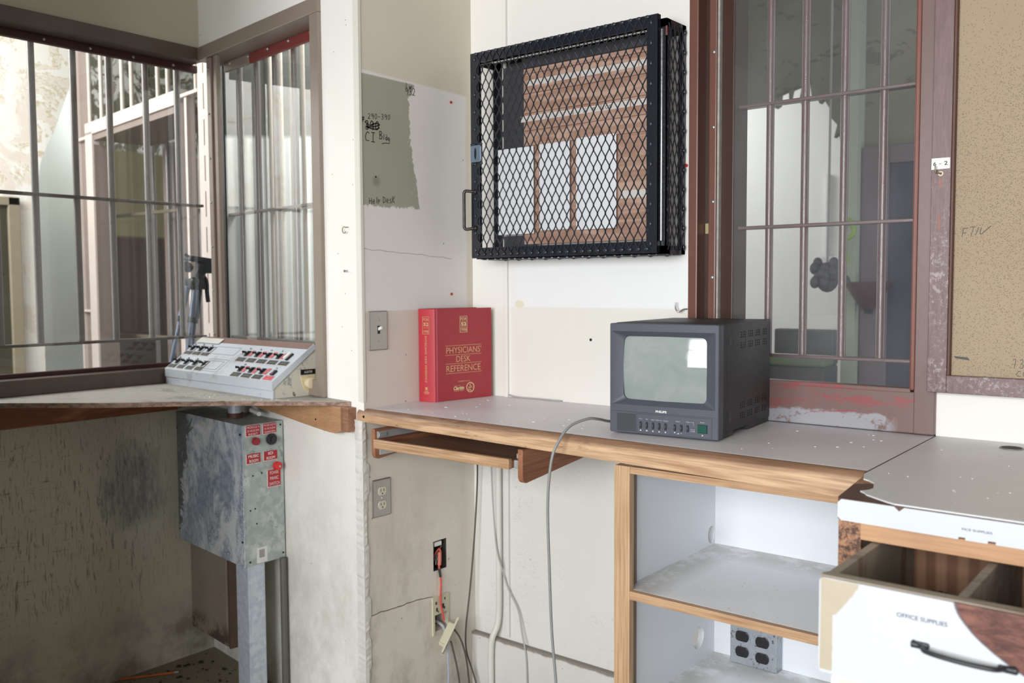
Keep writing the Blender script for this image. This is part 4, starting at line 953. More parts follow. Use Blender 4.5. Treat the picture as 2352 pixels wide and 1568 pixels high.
for i in range(5):
    u = 0.381+0.0645*i; lab(u, 0.0735, 0.049, 0.019, PLB, txt=[names_u[i]])
    if i < 4:
        place(me_sw, u+0.028, 0.102); led(u+0.012, 0.140)
        lab(u+0.041, 0.103, 0.018, 0.013, PLR, 'red_plate', True, ['NO']); lab(u+0.042, 0.118, 0.018, 0.013, PLR, 'red_plate', True, ['OFF'])
b = LB(); plate(b, PS, rect(0.652, 0.663, 0.099, 0.131), 0.0, 0.004, 0.0005); obj('rocker_switch', b, MAT['black'], CS, local=True)
b = LB(); plate(b, PS, rect(0.640, 0.654, 0.102, 0.132), 0.001, 0.009, 0.001); obj('rocker_switch', b, MAT['white_pl'], CS, local=True, label='white rocker switch')
b = LB(); plate(b, PS, rect(0.388, 0.396, 0.101, 0.112), 0.004, 0.012, 0.001); obj('white_cap', b, MAT['white_pl'], CS, local=True)
for i in range(3):
    u = 0.449+0.0655*i; lab(u, 0.0015, 0.049, 0.019, PLB, txt=[names_l[i]]); place(me_sw, u+0.022, 0.026)
    lab(u+0.035, 0.026, 0.018, 0.013, PLR, 'red_plate', True, ['NO']); lab(u+0.036, 0.041, 0.018, 0.013, PLR, 'red_plate', True, ['OFF'])
led(0.466, 0.061); led(0.657, 0.058)
lab(0.6445, 0.0025, 0.047, 0.019, PLR, txt=['ALL', 'CALL'])
b = LB(); plate(b, PS, rect(0.658, 0.676, 0.026, 0.047), 0.0, 0.005, 0.0008); s_ = obj('rocker_switch', b, MAT['black'], CS, local=True)
obj('lettering', join_text([('ON', 0.6595, 0.667, 0.030, 0.042, dict(h=0.0053, rot=90))], PS), WT, s_, local=True)
for i in range(3):
    lab(0.003+0.0615*i, 0.0845, 0.046, 0.016, PLB, txt=['ZONE']); place(me_sw, 0.028+0.0615*i, 0.106); led(0.012+0.0615*i, 0.140)
b = LB()
for i in range(3):
    for r_ in (rect(0.001+0.0615*i, 0.050+0.0615*i, 0.133, 0.1342), rect(0.0505+0.0615*i, 0.0517+0.0615*i, 0.084, 0.134)): plate(b, PS, r_, 0, 0.001)
for i in range(4):
    for r_ in (rect(0.005+0.0625*i, 0.050+0.0625*i, 0.0585, 0.0597), rect(0.0500+0.0625*i, 0.0512+0.0625*i, 0.009, 0.059)): plate(b, PS, r_, 0, 0.001)
obj('scribed_outline', b, PLB, CS, local=True)
for i in range(4):
    lab(0.007+0.0635*i, 0.0085, 0.044, 0.017, PLB, txt=['ZONE']); place(me_sw, 0.033+0.0635*i, 0.031)
    if i < 3: led(0.015+0.064*i, 0.064)
for v in (0.030, 0.043): lab(0.226, v, 0.010, 0.008, MAT['white_pl'], 'white_tab', False)
PE = PL((Lc+0.0, 0, 0), (0, 1, 0), (0, 0, 1))
b = LB(); plate(b, PE, rect(0.101, 0.154, 0.067, 0.083), -0.002, 0.0008); p_ = obj('name_plate', b, MAT['black'], CS, local=True)
obj('lettering', join_text([('ALERTER', 0.112, 0.143, 0.0715, 0.0785, dict(h=0.0011))], PE), WT, p_, local=True)
b = LB(); plate(b, PE, [(0.100, 0.064), (0.150, 0.066), (0.158, 0.05), (0.161, 0.02), (0.150, 0.006), (0.125, 0.008), (0.112, 0.020), (0.104, 0.04)], -0.002, 0.0008); obj('glue_stain', b, simple('yellow_glue', C(222, 208, 168), 0.6, 0, 0.12, 60), CS, local=True)
b = LB(); cyl(b, PE.at(0.130, 0.040, 0), PE.at(0.130, 0.040, 0.022), 0.0185, 20, b=0.003); obj('round_knob', b, simple('ivory_knob', C(226, 210, 176), 0.35, 0, 0.06), CS, local=True, smooth=40)

# ------------------------------------------------------------------ electrical plates on wall_side
BRS = simple('brushed_steel_plate', C(176, 172, 166), 0.3, 0.75, 0.06, 30)
SWP = thing('light_switch', (0.0, -0.432, 1.13), 'brushed steel light switch plate on the side wall beside the red book', 'light switch')
b = BM(); plate(b, PSIDE, rect(-0.469, -0.395, 1.131, 1.248), 0.0, 0.005, 0.003); obj('wall_plate', b, BRS, SWP)
b = BM(); plate(b, PSIDE, rect(-0.4365, -0.4265, 1.180, 1.204), 0.005, 0.0056); obj('toggle_slot', b, MAT['black'], SWP)
b = BM(); ob(b, (0.011, -0.4315, 1.196), (0.016, 0, 0.006), (0, 0.006, 0), (-0.003, 0, 0.008), 0.001); obj('toggle', b, MAT['white_pl'], SWP)
b = BM()
for v in (1.222, 1.158): ball(b, (0.0055, -0.432, v), 0.0035, 0.4, 1, 1)
obj('screw', b, MAT['screw'], SWP, smooth=60)
OTP = thing('wall_outlet', (0, -0.428, 0.62), 'steel duplex outlet plate on the side wall under the worktop', 'wall outlet')
b = BM(); plate(b, PSIDE, rect(-0.465, -0.391, 0.628, 0.742), 0.0, 0.005, 0.0035); obj('wall_plate', b, BRS, OTP)
IV = simple('ivory_bakelite', C(222, 216, 198), 0.35)
def sockets(t, P, u, vs, h, mat=IV):
    for v in vs:
        b = BM(); plate(b, P, [(u+0.0165*cos(a), v+max(-0.0125, min(0.0125, 0.0165*sin(a)))) for a in [2*pi*i/28 for i in range(28)]], h, h+0.002, 0.0006); s = obj('socket', b, mat, t)
        b = BM()
        for du in (-0.006, 0.006): plate(b, P, rect(u+du-0.001, u+du+0.001, v-0.001, v+0.007), h+0.002, h+0.0024)
        plate(b, P, circ(u, v-0.007, 0.0024, 10), h+0.002, h+0.0024); obj('socket_slots', b, MAT['black'], s)
sockets(OTP, PSIDE, -0.428, (0.705, 0.663), 0.005)
b = BM(); ball(b, (0.0055, -0.428, 0.684), 0.003, 0.4, 1, 1); obj('screw', b, MAT['screw'], OTP)
# open cable box with wires
OB = thing('cable_box', (-0.03, -0.173, 0.40), 'open wall box with tangled wires and no cover plate, above the hanging outlet', 'junction box')
b = BM(); bx(b, -0.055, -0.052, -0.204, -0.142, 0.400, 0.498); bx(b, -0.055, -0.001, -0.2045, -0.2025, 0.400, 0.498); bx(b, -0.055, -0.001, -0.1435, -0.1415, 0.400, 0.498); bx(b, -0.055, -0.001, -0.204, -0.142, 0.3995, 0.402); bx(b, -0.055, -0.001, -0.204, -0.142, 0.4965, 0.4985); obj('steel_box', b, simple('dusty_dark_steel', C(70, 64, 58), 0.6, 0.3, 0.2, 40), OB)
b = BM(); bx(b, -0.012, -0.004, -0.192, -0.160, 0.478, 0.492, 0.001); obj('mounting_tab', b, MAT['white_pl'], OB)
rr = random.Random(11)
for k in range(7):
    b = BM(); pts = [(-0.045+rr.random()*0.03, -0.195+rr.random()*0.045, 0.408+rr.random()*0.075) for _ in range(5)]
    tube(b, pts, 0.0012, 6); obj('loose_wire', b, simple('wire_%d' % k, [C(200, 200, 200), C(60, 60, 60), C(150, 150, 146), C(210, 208, 200), C(120, 116, 110), C(190, 190, 190), C(90, 84, 80)][k], 0.5), OB, smooth=60)
RED = simple('red_wire', C(214, 88, 72), 0.45); BLK = simple('black_sleeve', C(40, 40, 42), 0.5)
RW = thing('red_cable', (0.01, -0.18, 0.24), 'red cable looping out of the open wall box down to the hanging outlet', 'cable')
b = BM(); tube(b, [(-0.030, -0.190, 0.425), (-0.014, -0.176, 0.455), (-0.006, -0.169, 0.466), (0.002, -0.172, 0.450), (0.003, -0.180, 0.424), (0.004, -0.181, 0.404), (0.008, -0.180, 0.385), (0.010, -0.180, 0.350), (0.010, -0.183, 0.315), (0.012, -0.184, 0.290), (0.014, -0.176, 0.255), (0.012, -0.170, 0.232)], 0.0033, 8); obj('red_wire', b, RED, RW, smooth=60)
b = BM(); tube(b, [(0.0035, -0.181, 0.405), (0.006, -0.181, 0.394), (0.0085, -0.180, 0.378)], 0.0042, 8); obj('black_sleeve', b, BLK, RW, smooth=60)
b = BM(); tube(b, [(0.002, -0.176, 0.458), (0.005, -0.180, 0.432), (0.004, -0.181, 0.418)], 0.0062, 8); obj('tape_wrap', b, simple('pale_red_tape', C(208, 120, 104), 0.6), RW, smooth=60)
# broken outlet plate + dangling half
IVP = simple('aged_ivory_plate', C(206, 202, 176), 0.45, 0, 0.05)
BO = thing('broken_outlet', (0, -0.175, 0.19), 'ivory outlet plate low on the side wall, its lower half pulled open', 'wall outlet')
b = BM(); plate(b, PSIDE, [(-0.215, 0.190), (-0.204, 0.192), (-0.204, 0.256), (-0.146, 0.256), (-0.146, 0.207), (-0.137, 0.207), (-0.137, 0.318), (-0.215, 0.316)], 0.0, 0.006, 0.0015); obj('cover_plate', b, IVP, BO)
b = BM()
for u, v, s in ((-0.199, 0.296, 0.005), (-0.181, 0.302, 0.004), (-0.158, 0.302, 0.004), (-0.196, 0.274, 0.006), (-0.167, 0.279, 0.008), (-0.160, 0.272, 0.004), (-0.190, 0.266, 0.003)): plate(b, PSIDE, rect(u-s*0.6, u+s*0.6, v-s, v+s), 0.006, 0.0066)
obj('port_openings', b, MAT['black'], BO)
b = BM(); bx(b, -0.050, -0.046, -0.200, -0.145, 0.20, 0.255); obj('back_plate', b, MAT['black'], BO)
HO = thing('dangling_socket', (0.03, -0.16, 0.15), 'ivory socket strip dangling from the broken outlet by its wires', 'socket strip')
hd = Vector((0.0, 0.80, 0.92)).normalized(); hn = Vector((0.55, 0.3, -0.26)).normalized(); hn = (hn-hd*hn.dot(hd)).normalized(); hw = hd.cross(hn)
c0 = Vector((0.030, -0.160, 0.182))
b = BM(); ob(b, c0, hd*0.118, hn*0.004, hw*0.045, 0.001); obj('cover_plate', b, IVP, HO)
b = BM(); ob(b, c0-hn*0.011, hd*0.070, hn*0.018, hw*0.028, 0.003); obj('socket_body', b, IVP, HO)
b = BM()
for i in range(4): ob(b, c0-hn*0.0205+hd*(-0.026+i*0.018), hd*0.006, hn*0.0015, hw*0.003)
obj('terminals', b, MAT['black'], HO)
b = BM(); tube(b, [(-0.02, -0.175, 0.225), (0.006, -0.172, 0.215), (0.016, -0.168, 0.196)], 0.005, 8); obj('feed_wire', b, simple('pale_wire', C(176, 178, 184), 0.5), HO, smooth=60)
# cables
GREY = simple('grey_cable', C(120, 118, 114), 0.45); GREY2 = simple('light_grey_cable', C(178, 178, 176), 0.45); DGR = simple('dark_grey_cable', C(92, 88, 80), 0.5)
def cable(pts, r, mat, label): b = BM(); tube(b, pts, r, 8); return own('cable', b, mat, label, 'cable', 'cables around the worktop', smooth=60)
cable([(0.03, -0.175, 0.165), (0.035, -0.178, 0.13), (0.036, -0.176, 0.07), (0.034, -0.176, 0.0), (0.034, -0.176, FL+0.004)], 0.0032, simple('clear_silver_cable', C(176, 178, 196), 0.2), 'silvery cable hanging straight down from the dangling socket')
cable([(0.033, -0.160, 0.165), (0.036, -0.155, 0.14), (0.036, -0.135, 0.07), (0.034, -0.120, 0.0), (0.034, -0.118, FL+0.004)], 0.0030, DGR, 'dark grey cable dropping from the socket, nearest to the silvery one')
cable([(0.006, -0.142, 0.215), (0.030, -0.115, 0.165), (0.030, -0.085, 0.09), (0.030, -0.070, 0.0), (0.030, -0.066, FL+0.004)], 0.0032, DGR, 'grey cable curving from behind the broken outlet down to the floor')
cable([(0.060, -0.06, 0.86), (0.040, -0.03, 0.70), (0.030, -0.035, 0.50), (0.022, -0.050, 0.32), (0.020, -0.072, 0.18), (0.020, -0.070, 0.10), (0.030, -0.052, 0.03), (0.050, -0.040, FL+0.005)], 0.0030, DGR, 'long grey cable hanging near the corner under the keyboard tray')
cable([(0.100, -0.034, 0.86), (0.102, -0.031, 0.72), (0.108, -0.031, 0.60), (0.122, -0.031, 0.46), (0.140, -0.020, 0.38), (0.160, -0.014, 0.32), (0.198, -0.014, 0.262), (0.222, -0.024, 0.19), (0.240, -0.028, 0.13), (0.246, -0.030, 0.04), (0.250, -0.032, FL+0.005)], 0.0026, GREY2, 'thin pale cable running down the white wall and over the baseboard')
b = BM(); tube(b, [(0.118, -0.014, 0.90), (0.118, -0.014, 0.40), (0.116, -0.016, 0.22), (0.104, -0.034, 0.155), (0.098, -0.036, 0.10), (0.098, -0.036, FL+0.003)], 0.0105, 12)
own('surface_conduit', b, simple('white_plastic_conduit', C(222, 221, 214), 0.45, 0, 0.04), 'white plastic conduit running down the wall beside the corner', 'conduit', smooth=60)
cable([(0.155, -0.004, 0.966), (0.20, -0.012, 0.9625), (0.27, -0.006, 0.9625), (0.33, -0.010, 0.9625), (0.37, -0.006, 0.9625)], 0.0022, GREY2, 'pale wire lying along the back edge of the worktop')
# ------------------------------------------------------------------ paint flakes on the counters
rr = random.Random(21); b = BM()
for i in range(70):
    x = 0.08+rr.random()*1.3; y = -0.46+rr.random()*0.42
    r = 0.0012+rr.random()*0.0022
    if 0.78 < x < 1.15: continue
    ball(b, (x, y, 0.9605), r*(1.6 if i % 9 == 0 else 1), 1.2, 1, 0.35, 5)
for i in range(26): ball(b, (1.5+rr.random()*0.5, -0.72+rr.random()*0.65, 0.961), 0.0012+rr.random()*0.001, 1, 1, 0.4, 5)
own('paint_flakes', b, MAT['white_pl'], 'tiny white paint flakes scattered over the grey worktops', 'flakes', kind='stuff')
b = BM()
for i in range(60):
    t = rr.random(); x = -0.95+t*0.75; y = -0.62-rr.random()*0.22*(1-t)-(0.02 if t < .5 else 0); ball(b, (x, max(y, -1.0+t*0.45), 0.9776), 0.0011+rr.random()*0.0018, 1.2, 1, 0.4, 5)
own('paint_flakes', b, MAT['white_pl'], 'tiny white flakes scattered on the weathered corner shelf', 'flakes', kind='stuff')
b = BM()
for i in range(240):
    a = rr.random(); x = 0.03+rr.random()**1.5*0.40; y = -0.035-rr.random()**1.6*0.14; ball(b, (x, y, FL+0.003+max(0, 0.03-x*0.1)*rr.random()), 0.003+rr.random()*0.006, 1.3, 1, 0.6, 5)
own('debris', b, simple('corner_debris', C(66, 60, 52), 0.9, 0, 0.3), 'dark dust and debris heaped on the floor in the corner under the worktop', 'debris', kind='stuff')
b = BM()
for i in range(160):
    x = -1.0+rr.random()*0.5; y = -0.42-rr.random()*0.45; ball(b, (x, y, FL+0.002), 0.002+rr.random()**3*0.008, 1.3, 1, 0.5, 5)
own('debris', b, simple('alcove_debris', C(50, 42, 30), 0.9, 0, 0.3), 'brown debris scattered on the alcove floor around the pencil', 'debris', kind='stuff')
# ------------------------------------------------------------------ CRT monitor
TV = thing('monitor', (0.814, -0.420, 0.9605), 'dark grey box-shaped CRT monitor with a pale glass screen on the worktop', 'monitor', rz=radians(5.78))
TW, TD, TH = 0.277, 0.380, 0.268
PT = PL((0, 0, 0), (1, 0, 0), (0, 0, 1))
BEZ = simple('slate_plastic', C(76, 80, 92), 0.45, 0, 0.04, 60, 0.15); BODY = simple('charcoal_case', C(50, 50, 53), 0.5, 0, 0.04, 40, 0.12)
b = BM()
rings = [[(u, v, 0.030) for u, v in rrect(0, TW, 0.003, TH, 0.004)], [(u, v, 0.0015) for u, v in rrect(0, TW, 0.003, TH, 0.004)], [(u, v, 0.0) for u, v in rrect(0.0015, TW-0.0015, 0.0045, TH-0.0015, 0.004)],
         [(u, v, 0.0) for u, v in rrect(0.0045, 0.2685, 0.0715, 0.2495, 0.002)], [(u, v, 0.0006) for u, v in rrect(0.0052, 0.2678, 0.0722, 0.2488, 0.002)],
         [(u, v, 0.014) for u, v in rrect(0.0305, 0.2425, 0.0835, 0.2370, 0.013)], [(u, v, 0.030) for u, v in rrect(0.0310, 0.2420, 0.0840, 0.2365, 0.013)]]
vr = [[b.verts.new((u, y, v)) for u, v, y in r] for r in rings]
for i in range(len(vr)-1):
    n = len(vr[i])
    for k in range(n): b.faces.new((vr[i][k], vr[i][(k+1) % n], vr[i+1][(k+1) % n], vr[i+1][k]))
bmesh.ops.recalc_face_normals(b, faces=b.faces)
bz = obj('bezel', b, BEZ, TV, local=True, smooth=30)
b = BM(); bx(b, 0.002, TW-0.002, 0.027, TD, 0.012, TH+0.001, 0.003); bx(b, 0.004, TW-0.004, 0.035, 0.110, 0.003, 0.02); bx(b, 0.004, TW-0.004, 0.215, TD-0.004, 0.003, 0.02); obj('case', b, BODY, TV, local=True, smooth=40)
b = BM()
for x in (0.03, 0.235):
    for y in (0.07, 0.30): cyl(b, (x, y, 0), (x, y, 0.006), 0.010, 14)
obj('foot', b, MAT['black'], TV, local=True)
# tube face
b = BM(); prev = None; ns = 22; out0 = rrect(0.0295, 0.2435, 0.0825, 0.2380, 0.014, 6); out = []
for i in range(len(out0)):
    a_, c_ = Vector(out0[i]), Vector(out0[(i+1) % len(out0)]); m_ = max(1, int((c_-a_).length/0.008))
    out += [tuple(a_.lerp(c_, k/m_)) for k in range(m_)]
cu_, cv_ = 0.1365, 0.16025
for i in range(ns+1):
    s = 1-i/ns; dep = 0
    if s < 1e-6:
        c_ = b.verts.new((cu_, 0.0060, cv_))
        for k in range(len(prev)): b.faces.new((prev[k], prev[(k+1) % len(prev)], c_))
    else:
        cur = [b.verts.new((cu_+(u-cu_)*s, 0.0060+0.0078*s*s*(((u-cu_)/0.107)**2+((v-cv_)/0.078)**2), cv_+(v-cv_)*s)) for u, v in out]
        if prev:
            for k in range(len(cur)): b.faces.new((prev[k], prev[(k+1) % len(cur)], cur[(k+1) % len(cur)], cur[k]))
        prev = cur
bmesh.ops.recalc_face_normals(b, faces=b.faces)
g = G('crt_glass'); n = g.noise(14, 6, 0.65, dist=1.5); c = g.mix(C(142, 152, 150), C(156, 164, 162), n.gt(0.5, 0.4)); g.col(c); g.set('Roughness', (n.gt(0.55, 0.3)*0.06+0.05)); g.set('Specular IOR Level', 0.6)
obj('screen', b, g.mat, TV, local=True, smooth=60)
b = BM(); bx(b, 0.029, 0.244, 0.020, 0.026, 0.082, 0.2385); obj('screen_gasket', b, MAT['black'], TV, local=True)
obj('lettering', join_text([('PHILIPS', 0.1215, 0.1495, 0.0572, 0.0628, dict(h=0.0006, bold=0.035))], PT), MAT['white_pl'], bz, local=True)
b = BM(); plate(b, PT, rect(0.0045, 0.2685, 0.0545, 0.0552), 0, 0.0006); 
for r_ in (rect(0.0705, 0.2614, 0.0515, 0.0522), rect(0.0705, 0.2614, 0.0062, 0.0069), rect(0.0705, 0.0712, 0.0062, 0.0522), rect(0.2608, 0.2615, 0.0062, 0.0522), rect(0.0205, 0.0212, 0.0062, 0.05), rect(0.0205, 0.069, 0.0495, 0.0502)): plate(b, PT, r_, 0, 0.0005)
obj('panel_outline', b, BODY, bz, local=True)
b = BM(); plate(b, PT, rect(0.0215, 0.0688, 0.0072, 0.0492), 0, 0.0004); obj('speaker_grille', b, simple('fine_mesh_grille', C(58, 60, 66), 0.6, 0, 0.1, 400), TV, local=True)
for u in (0.0825, 0.0985, 0.1146, 0.1306, 0.1467, 0.1702, 0.1865, 0.2024):
    b = BM(); plate(b, PT, rrect(u-0.0032, u+0.0032, 0.0165, 0.0335, 0.0028), 0.0, 0.0004); kn = obj('knob_slot', b, MAT['black'], TV, local=True)
    b = BM(); cyl(b, (u-0.0022, 0.0035, 0.025), (u+0.0022, 0.0035, 0.025), 0.0075, 18); obj('knob', b, simple('dark_knob', C(66, 68, 74), 0.35), kn, local=True, smooth=40)
b = BM(); plate(b, PT, rrect(0.2268, 0.2508, 0.0168, 0.0372, 0.001), 0, 0.0008); ps_ = obj('power_surround', b, MAT['black'], TV, local=True)
b = BM(); plate(b, PT, rrect(0.2280, 0.2496, 0.0180, 0.0360, 0.001), 0.0008, 0.003, 0.0008); obj('power_button', b, simple('green_power_button', C(28, 84, 72), 0.25), ps_, local=True)
its = [(s, u-w_/2, u+w_/2, z, z+0.0026, dict(h=0.0006)) for s, u, w_, z in (('Sharp', 0.0825, 0.009, 0.0385), ('Tint', 0.0985, 0.006, 0.0385), ('Color', 0.1146, 0.009, 0.0382), ('Brightness', 0.1300, 0.0165, 0.0380), ('Contrast', 0.1475, 0.0125, 0.0380), ('Volume', 0.178, 0.011, 0.0390), ('Video', 0.203, 0.0085, 0.0395), ('Power', 0.2386, 0.010, 0.0410), ('+', 0.1865, 0.003, 0.0115), ('-', 0.1702, 0.003, 0.0125), ('A', 0.2185, 0.003, 0.0225), ('B', 0.2185, 0.003, 0.0185), ('Line', 0.2130, 0.006, 0.0225), ('Line', 0.2130, 0.006, 0.0185))]
b = join_text(its, PT)
for u in (0.0825, 0.0985): plate(b, PT, rrect(u-0.002, u+0.002, 0.0108, 0.0136, 0.0008), 0.0, 0.0005)
for u in (0.1146, 0.1306, 0.1467, 0.2386): plate(b, PT, circ(u, 0.0120, 0.0017, 12), 0.0, 0.0005)
plate(b, PT, [(0.1755, 0.0105), (0.1805, 0.0105), (0.1805, 0.0135)], 0, 0.0005); plate(b, PT, rect(0.2085, 0.2170, 0.0405, 0.0409), 0, 0.0005); plate(b, PT, rect(0.2166, 0.2170, 0.0330, 0.0409), 0, 0.0005)
obj('lettering', b, simple('printed_grey', C(200, 202, 206), 0.5), bz, local=True)
PTS = PL((TW-0.002, 0, 0), (0, 1, 0), (0, 0, 1)); b = BM()
for z0, rows in ((0.2450, 2), (0.0735, 2)):
    for r_ in range(rows):
        for gx in range(4):
            for i in range(3):
                for j in range(3): plate(b, PTS, circ(0.155+gx*0.0550+i*0.0130, z0-r_*0.0255-j*0.0058, 0.0021, 8), 0.0, 0.0004)
obj('vent_holes', b, simple('vent_black', C(10, 10, 11), 0.9), TV, local=True)
b = BM()
for z in (0.2275, 0.048): plate(b, PTS, [(0.0795+0.0125*cos(a), z+0.0125*sin(a)) for a in [2*pi*i/20 for i in range(20)]], 0.0, 0.0006)
obj('screw_recess', b, MAT['black'], TV, local=True)
b = BM(); plate(b, PTS, rect(0.055, 0.0558, 0.004, TH), 0, 0.0004); obj('case_seam', b, MAT['black'], TV, local=True)
cable([(0.742, -0.20, 0.9645), (0.752, -0.28, 0.9655), (0.771, -0.36, 0.977), (0.781, -0.42, 0.990), (0.776, -0.46, 0.995), (0.759, -0.51, 0.982), (0.752, -0.545, 0.952), (0.741, -0.562, 0.905), (0.729, -0.562, 0.80), (0.733, -0.562, 0.645), (0.740, -0.562, 0.486), (0.752, -0.562, 0.362), (0.760, -0.560, 0.20), (0.765, -0.555, FL+0.004)], 0.0036, simple('grey_video_cable', C(146, 148, 148), 0.4), 'grey cable looping from the monitor over the oak edge down to the floor')

# ------------------------------------------------------------------ red reference book
BK = thing('book', (0.05, -0.14, 0.9605), 'thick red hardback PHYSICIANS DESK REFERENCE standing upright in the corner of the worktop', 'book')
A_ = Vector((0.003, -0.262, 0)); B_ = Vector((0.064, -0.2515, 0)); C_ = Vector((0.0985, -0.0225, 0)); D__ = Vector((0.028, -0.018, 0))
REDB = simple('red_cloth_cover', C(166, 52, 60), 0.42, 0, 0.05, 30); REDS = simple('red_spine_cloth', C(184, 52, 62), 0.45, 0, 0.06, 30)
z0, z1 = 0.9605, 1.2505
uc = (C_-B_).normalized(); us = (B_-A_).normalized(); nb = Vector((uc.y, -uc.x, 0))
b = BM(); prism(b, [tuple(B_)[:2], tuple(C_)[:2], tuple(C_-nb*0.003)[:2], tuple(B_-nb*0.003)[:2]], z0, z1, 0.0006); obj('front_cover', b, REDB, BK)
b = BM(); pts = [tuple(A_), tuple(A_+us*0.004+Vector((0, -0.0025, 0))), tuple(A_+(B_-A_)*0.5+Vector((0.001, -0.0035, 0))), tuple(B_-us*0.005+Vector((0, -0.0015, 0))), tuple(B_-us*0.001), tuple(B_+uc*0.003), tuple(A_+Vector((0, 0.004, 0)))]
prism(b, [p[:2] for p in pts], z0, z1-0.001, 0.0); obj('spine', b, REDS, BK, smooth=50)
b = BM(); prism(b, [tuple(A_)[:2], tuple(D__)[:2], tuple(D__+Vector((0.003, -0.0005, 0)))[:2], tuple(A_+Vector((0.003, 0.003, 0)))[:2]], z0, z1); obj('back_cover', b, REDB, BK)
b = BM(); prism(b, [tuple(A_+Vector((0.006, 0.008, 0)))[:2], tuple(B_+uc*0.008-nb*0.004)[:2], tuple(C_-uc*0.004-nb*0.004)[:2], tuple(D__+Vector((0.005, -0.004, 0)))[:2]], z0+0.003, z1-0.004)
g = G('page_block'); g.col(g.mix(C(232, 224, 204), C(206, 196, 174), g.noise(4, 3, sc=(200, 200, 1)))); g.set('Roughness', 0.8); obj('pages', b, g.mat, BK)
PC = PL(tuple(B_+Vector((0, 0, z0))), uc, (0, 0, 1)); GOLD = simple('gold_foil', C(222, 176, 132), 0.35, 0.3, 0.04); GOLDL = simple('pale_gold_foil', C(240, 222, 170), 0.4, 0.1, 0.03)
b = BM(); plate(b, PC, rect(0.0045, 0.0085, 0, z1-z0), 0.0, 0.0006); obj('hinge_groove', b, simple('worn_pink_hinge', C(206, 92, 120), 0.4, 0, 0.15, 80), BK)
b = join_text([("PHYSICIANS'", 0.043, 0.186, 0.1485, 0.1685, dict(bold=-0.004)), ('DESK', 0.083, 0.141, 0.1205, 0.1395, dict(bold=-0.004)), ('REFERENCE', 0.043, 0.183, 0.0905, 0.1105, dict(bold=-0.004))], PC)
for v in (0.1728, 0.1435, 0.1158, 0.0855): plate(b, PC, rect(0.0405, 0.187, v-0.0006, v+0.0006), 0.0006, 0.0009)
obj('lettering', b, GOLD, BK)
b = join_text([('52', 0.1035, 0.1255, 0.2345, 0.2455, dict(bold=0.03)), ('PDR', 0.102, 0.126, 0.2515, 0.2610, dict(bold=-0.004)), ('1998', 0.103, 0.126, 0.2175, 0.2255), ('EDITION', 0.104, 0.125, 0.2295, 0.2325)], PC)
def boxline(b, P, u0, u1, v0, v1, t=0.001):
    for r_ in (rect(u0, u1, v0, v0+t), rect(u0, u1, v1-t, v1), rect(u0, u0+t, v0, v1), rect(u1-t, u1, v0, v1)): plate(b, P, r_, 0.0005, 0.0009)
boxline(b, PC, 0.0985, 0.129, 0.2135, 0.2655); plate(b, PC, rect(0.0985, 0.129, 0.2478, 0.2484), 0.0005, 0.0009); plate(b, PC, rect(0.0985, 0.129, 0.2268, 0.2274), 0.0005, 0.0009)
obj('edition_box', b, GOLDL, BK)
b = join_text([('Compliments of', 0.089, 0.137, 0.0560, 0.0600), ('Once-a-day', 0.073, 0.098, 0.0440, 0.0465), ('Claritin', 0.071, 0.114, 0.0315, 0.0430, dict(bold=0.03, shear=0.2)), ('(loratadine) TABLETS', 0.072, 0.1125, 0.0268, 0.0300)], PC)
cu0, cv0 = 0.1400, 0.0365
for i in range(28):
    a0, a1 = 2*pi*i/28, 2*pi*(i+1)/28
    plate(b, PC, [(cu0+r_*cos(a), cv0+r_*sin(a)) for r_, a in ((0.0163, a0), (0.0163, a1), (0.0140, a1), (0.0140, a0))], 0.0005, 0.0009)
stroke(b, PC, [(cu0+0.003, cv0+0.011), (cu0-0.003, cv0+0.008), (cu0+0.002, cv0+0.003), (cu0-0.001, cv0-0.002)], 0.0016, 0.0009)
stroke(b, PC, [(cu0-0.008, cv0-0.006), (cu0-0.006, cv0+0.002), (cu0-0.001, cv0-0.004), (cu0+0.003, cv0+0.004), (cu0+0.008, cv0-0.004)], 0.0014, 0.0009)
stroke(b, PC, [(cu0-0.009, cv0-0.007), (cu0-0.003, cv0-0.009), (cu0+0.004, cv0-0.010)], 0.0020, 0.0009)
obj('sponsor_mark', b, GOLDL, BK)
PSn = PL(tuple(A_+Vector((0, -0.0036, z0))), us, (0, 0, 1))
b = join_text([('52', 0.022, 0.041, 0.2365, 0.2475, dict(bold=0.03)), ('PDR', 0.021, 0.042, 0.2520, 0.2610), ('1998', 0.0215, 0.0415, 0.2150, 0.2240), ('EDITION', 0.022, 0.041, 0.2300, 0.2325),
   ("PHYSICIANS' DESK REFERENCE", 0.0265, 0.0345, 0.060, 0.205, dict(rot=-90))], PSn)
boxline(b, PSn, 0.0185, 0.0445, 0.2115, 0.2655)
for i in range(2):
    for j in range(2): plate(b, PSn, rect(0.027+i*0.0045, 0.031+i*0.0045, 0.037+j*0.0045, 0.041+j*0.0045), 0.0005, 0.0009)
for k, (a, c_) in enumerate(((0.025, 0.038), (0.021, 0.042), (0.023, 0.040))): plate(b, PSn, rect(a, c_, 0.0325-k*0.004, 0.0340-k*0.004), 0.0005, 0.0009)
obj('spine_lettering', b, GOLD, BK)

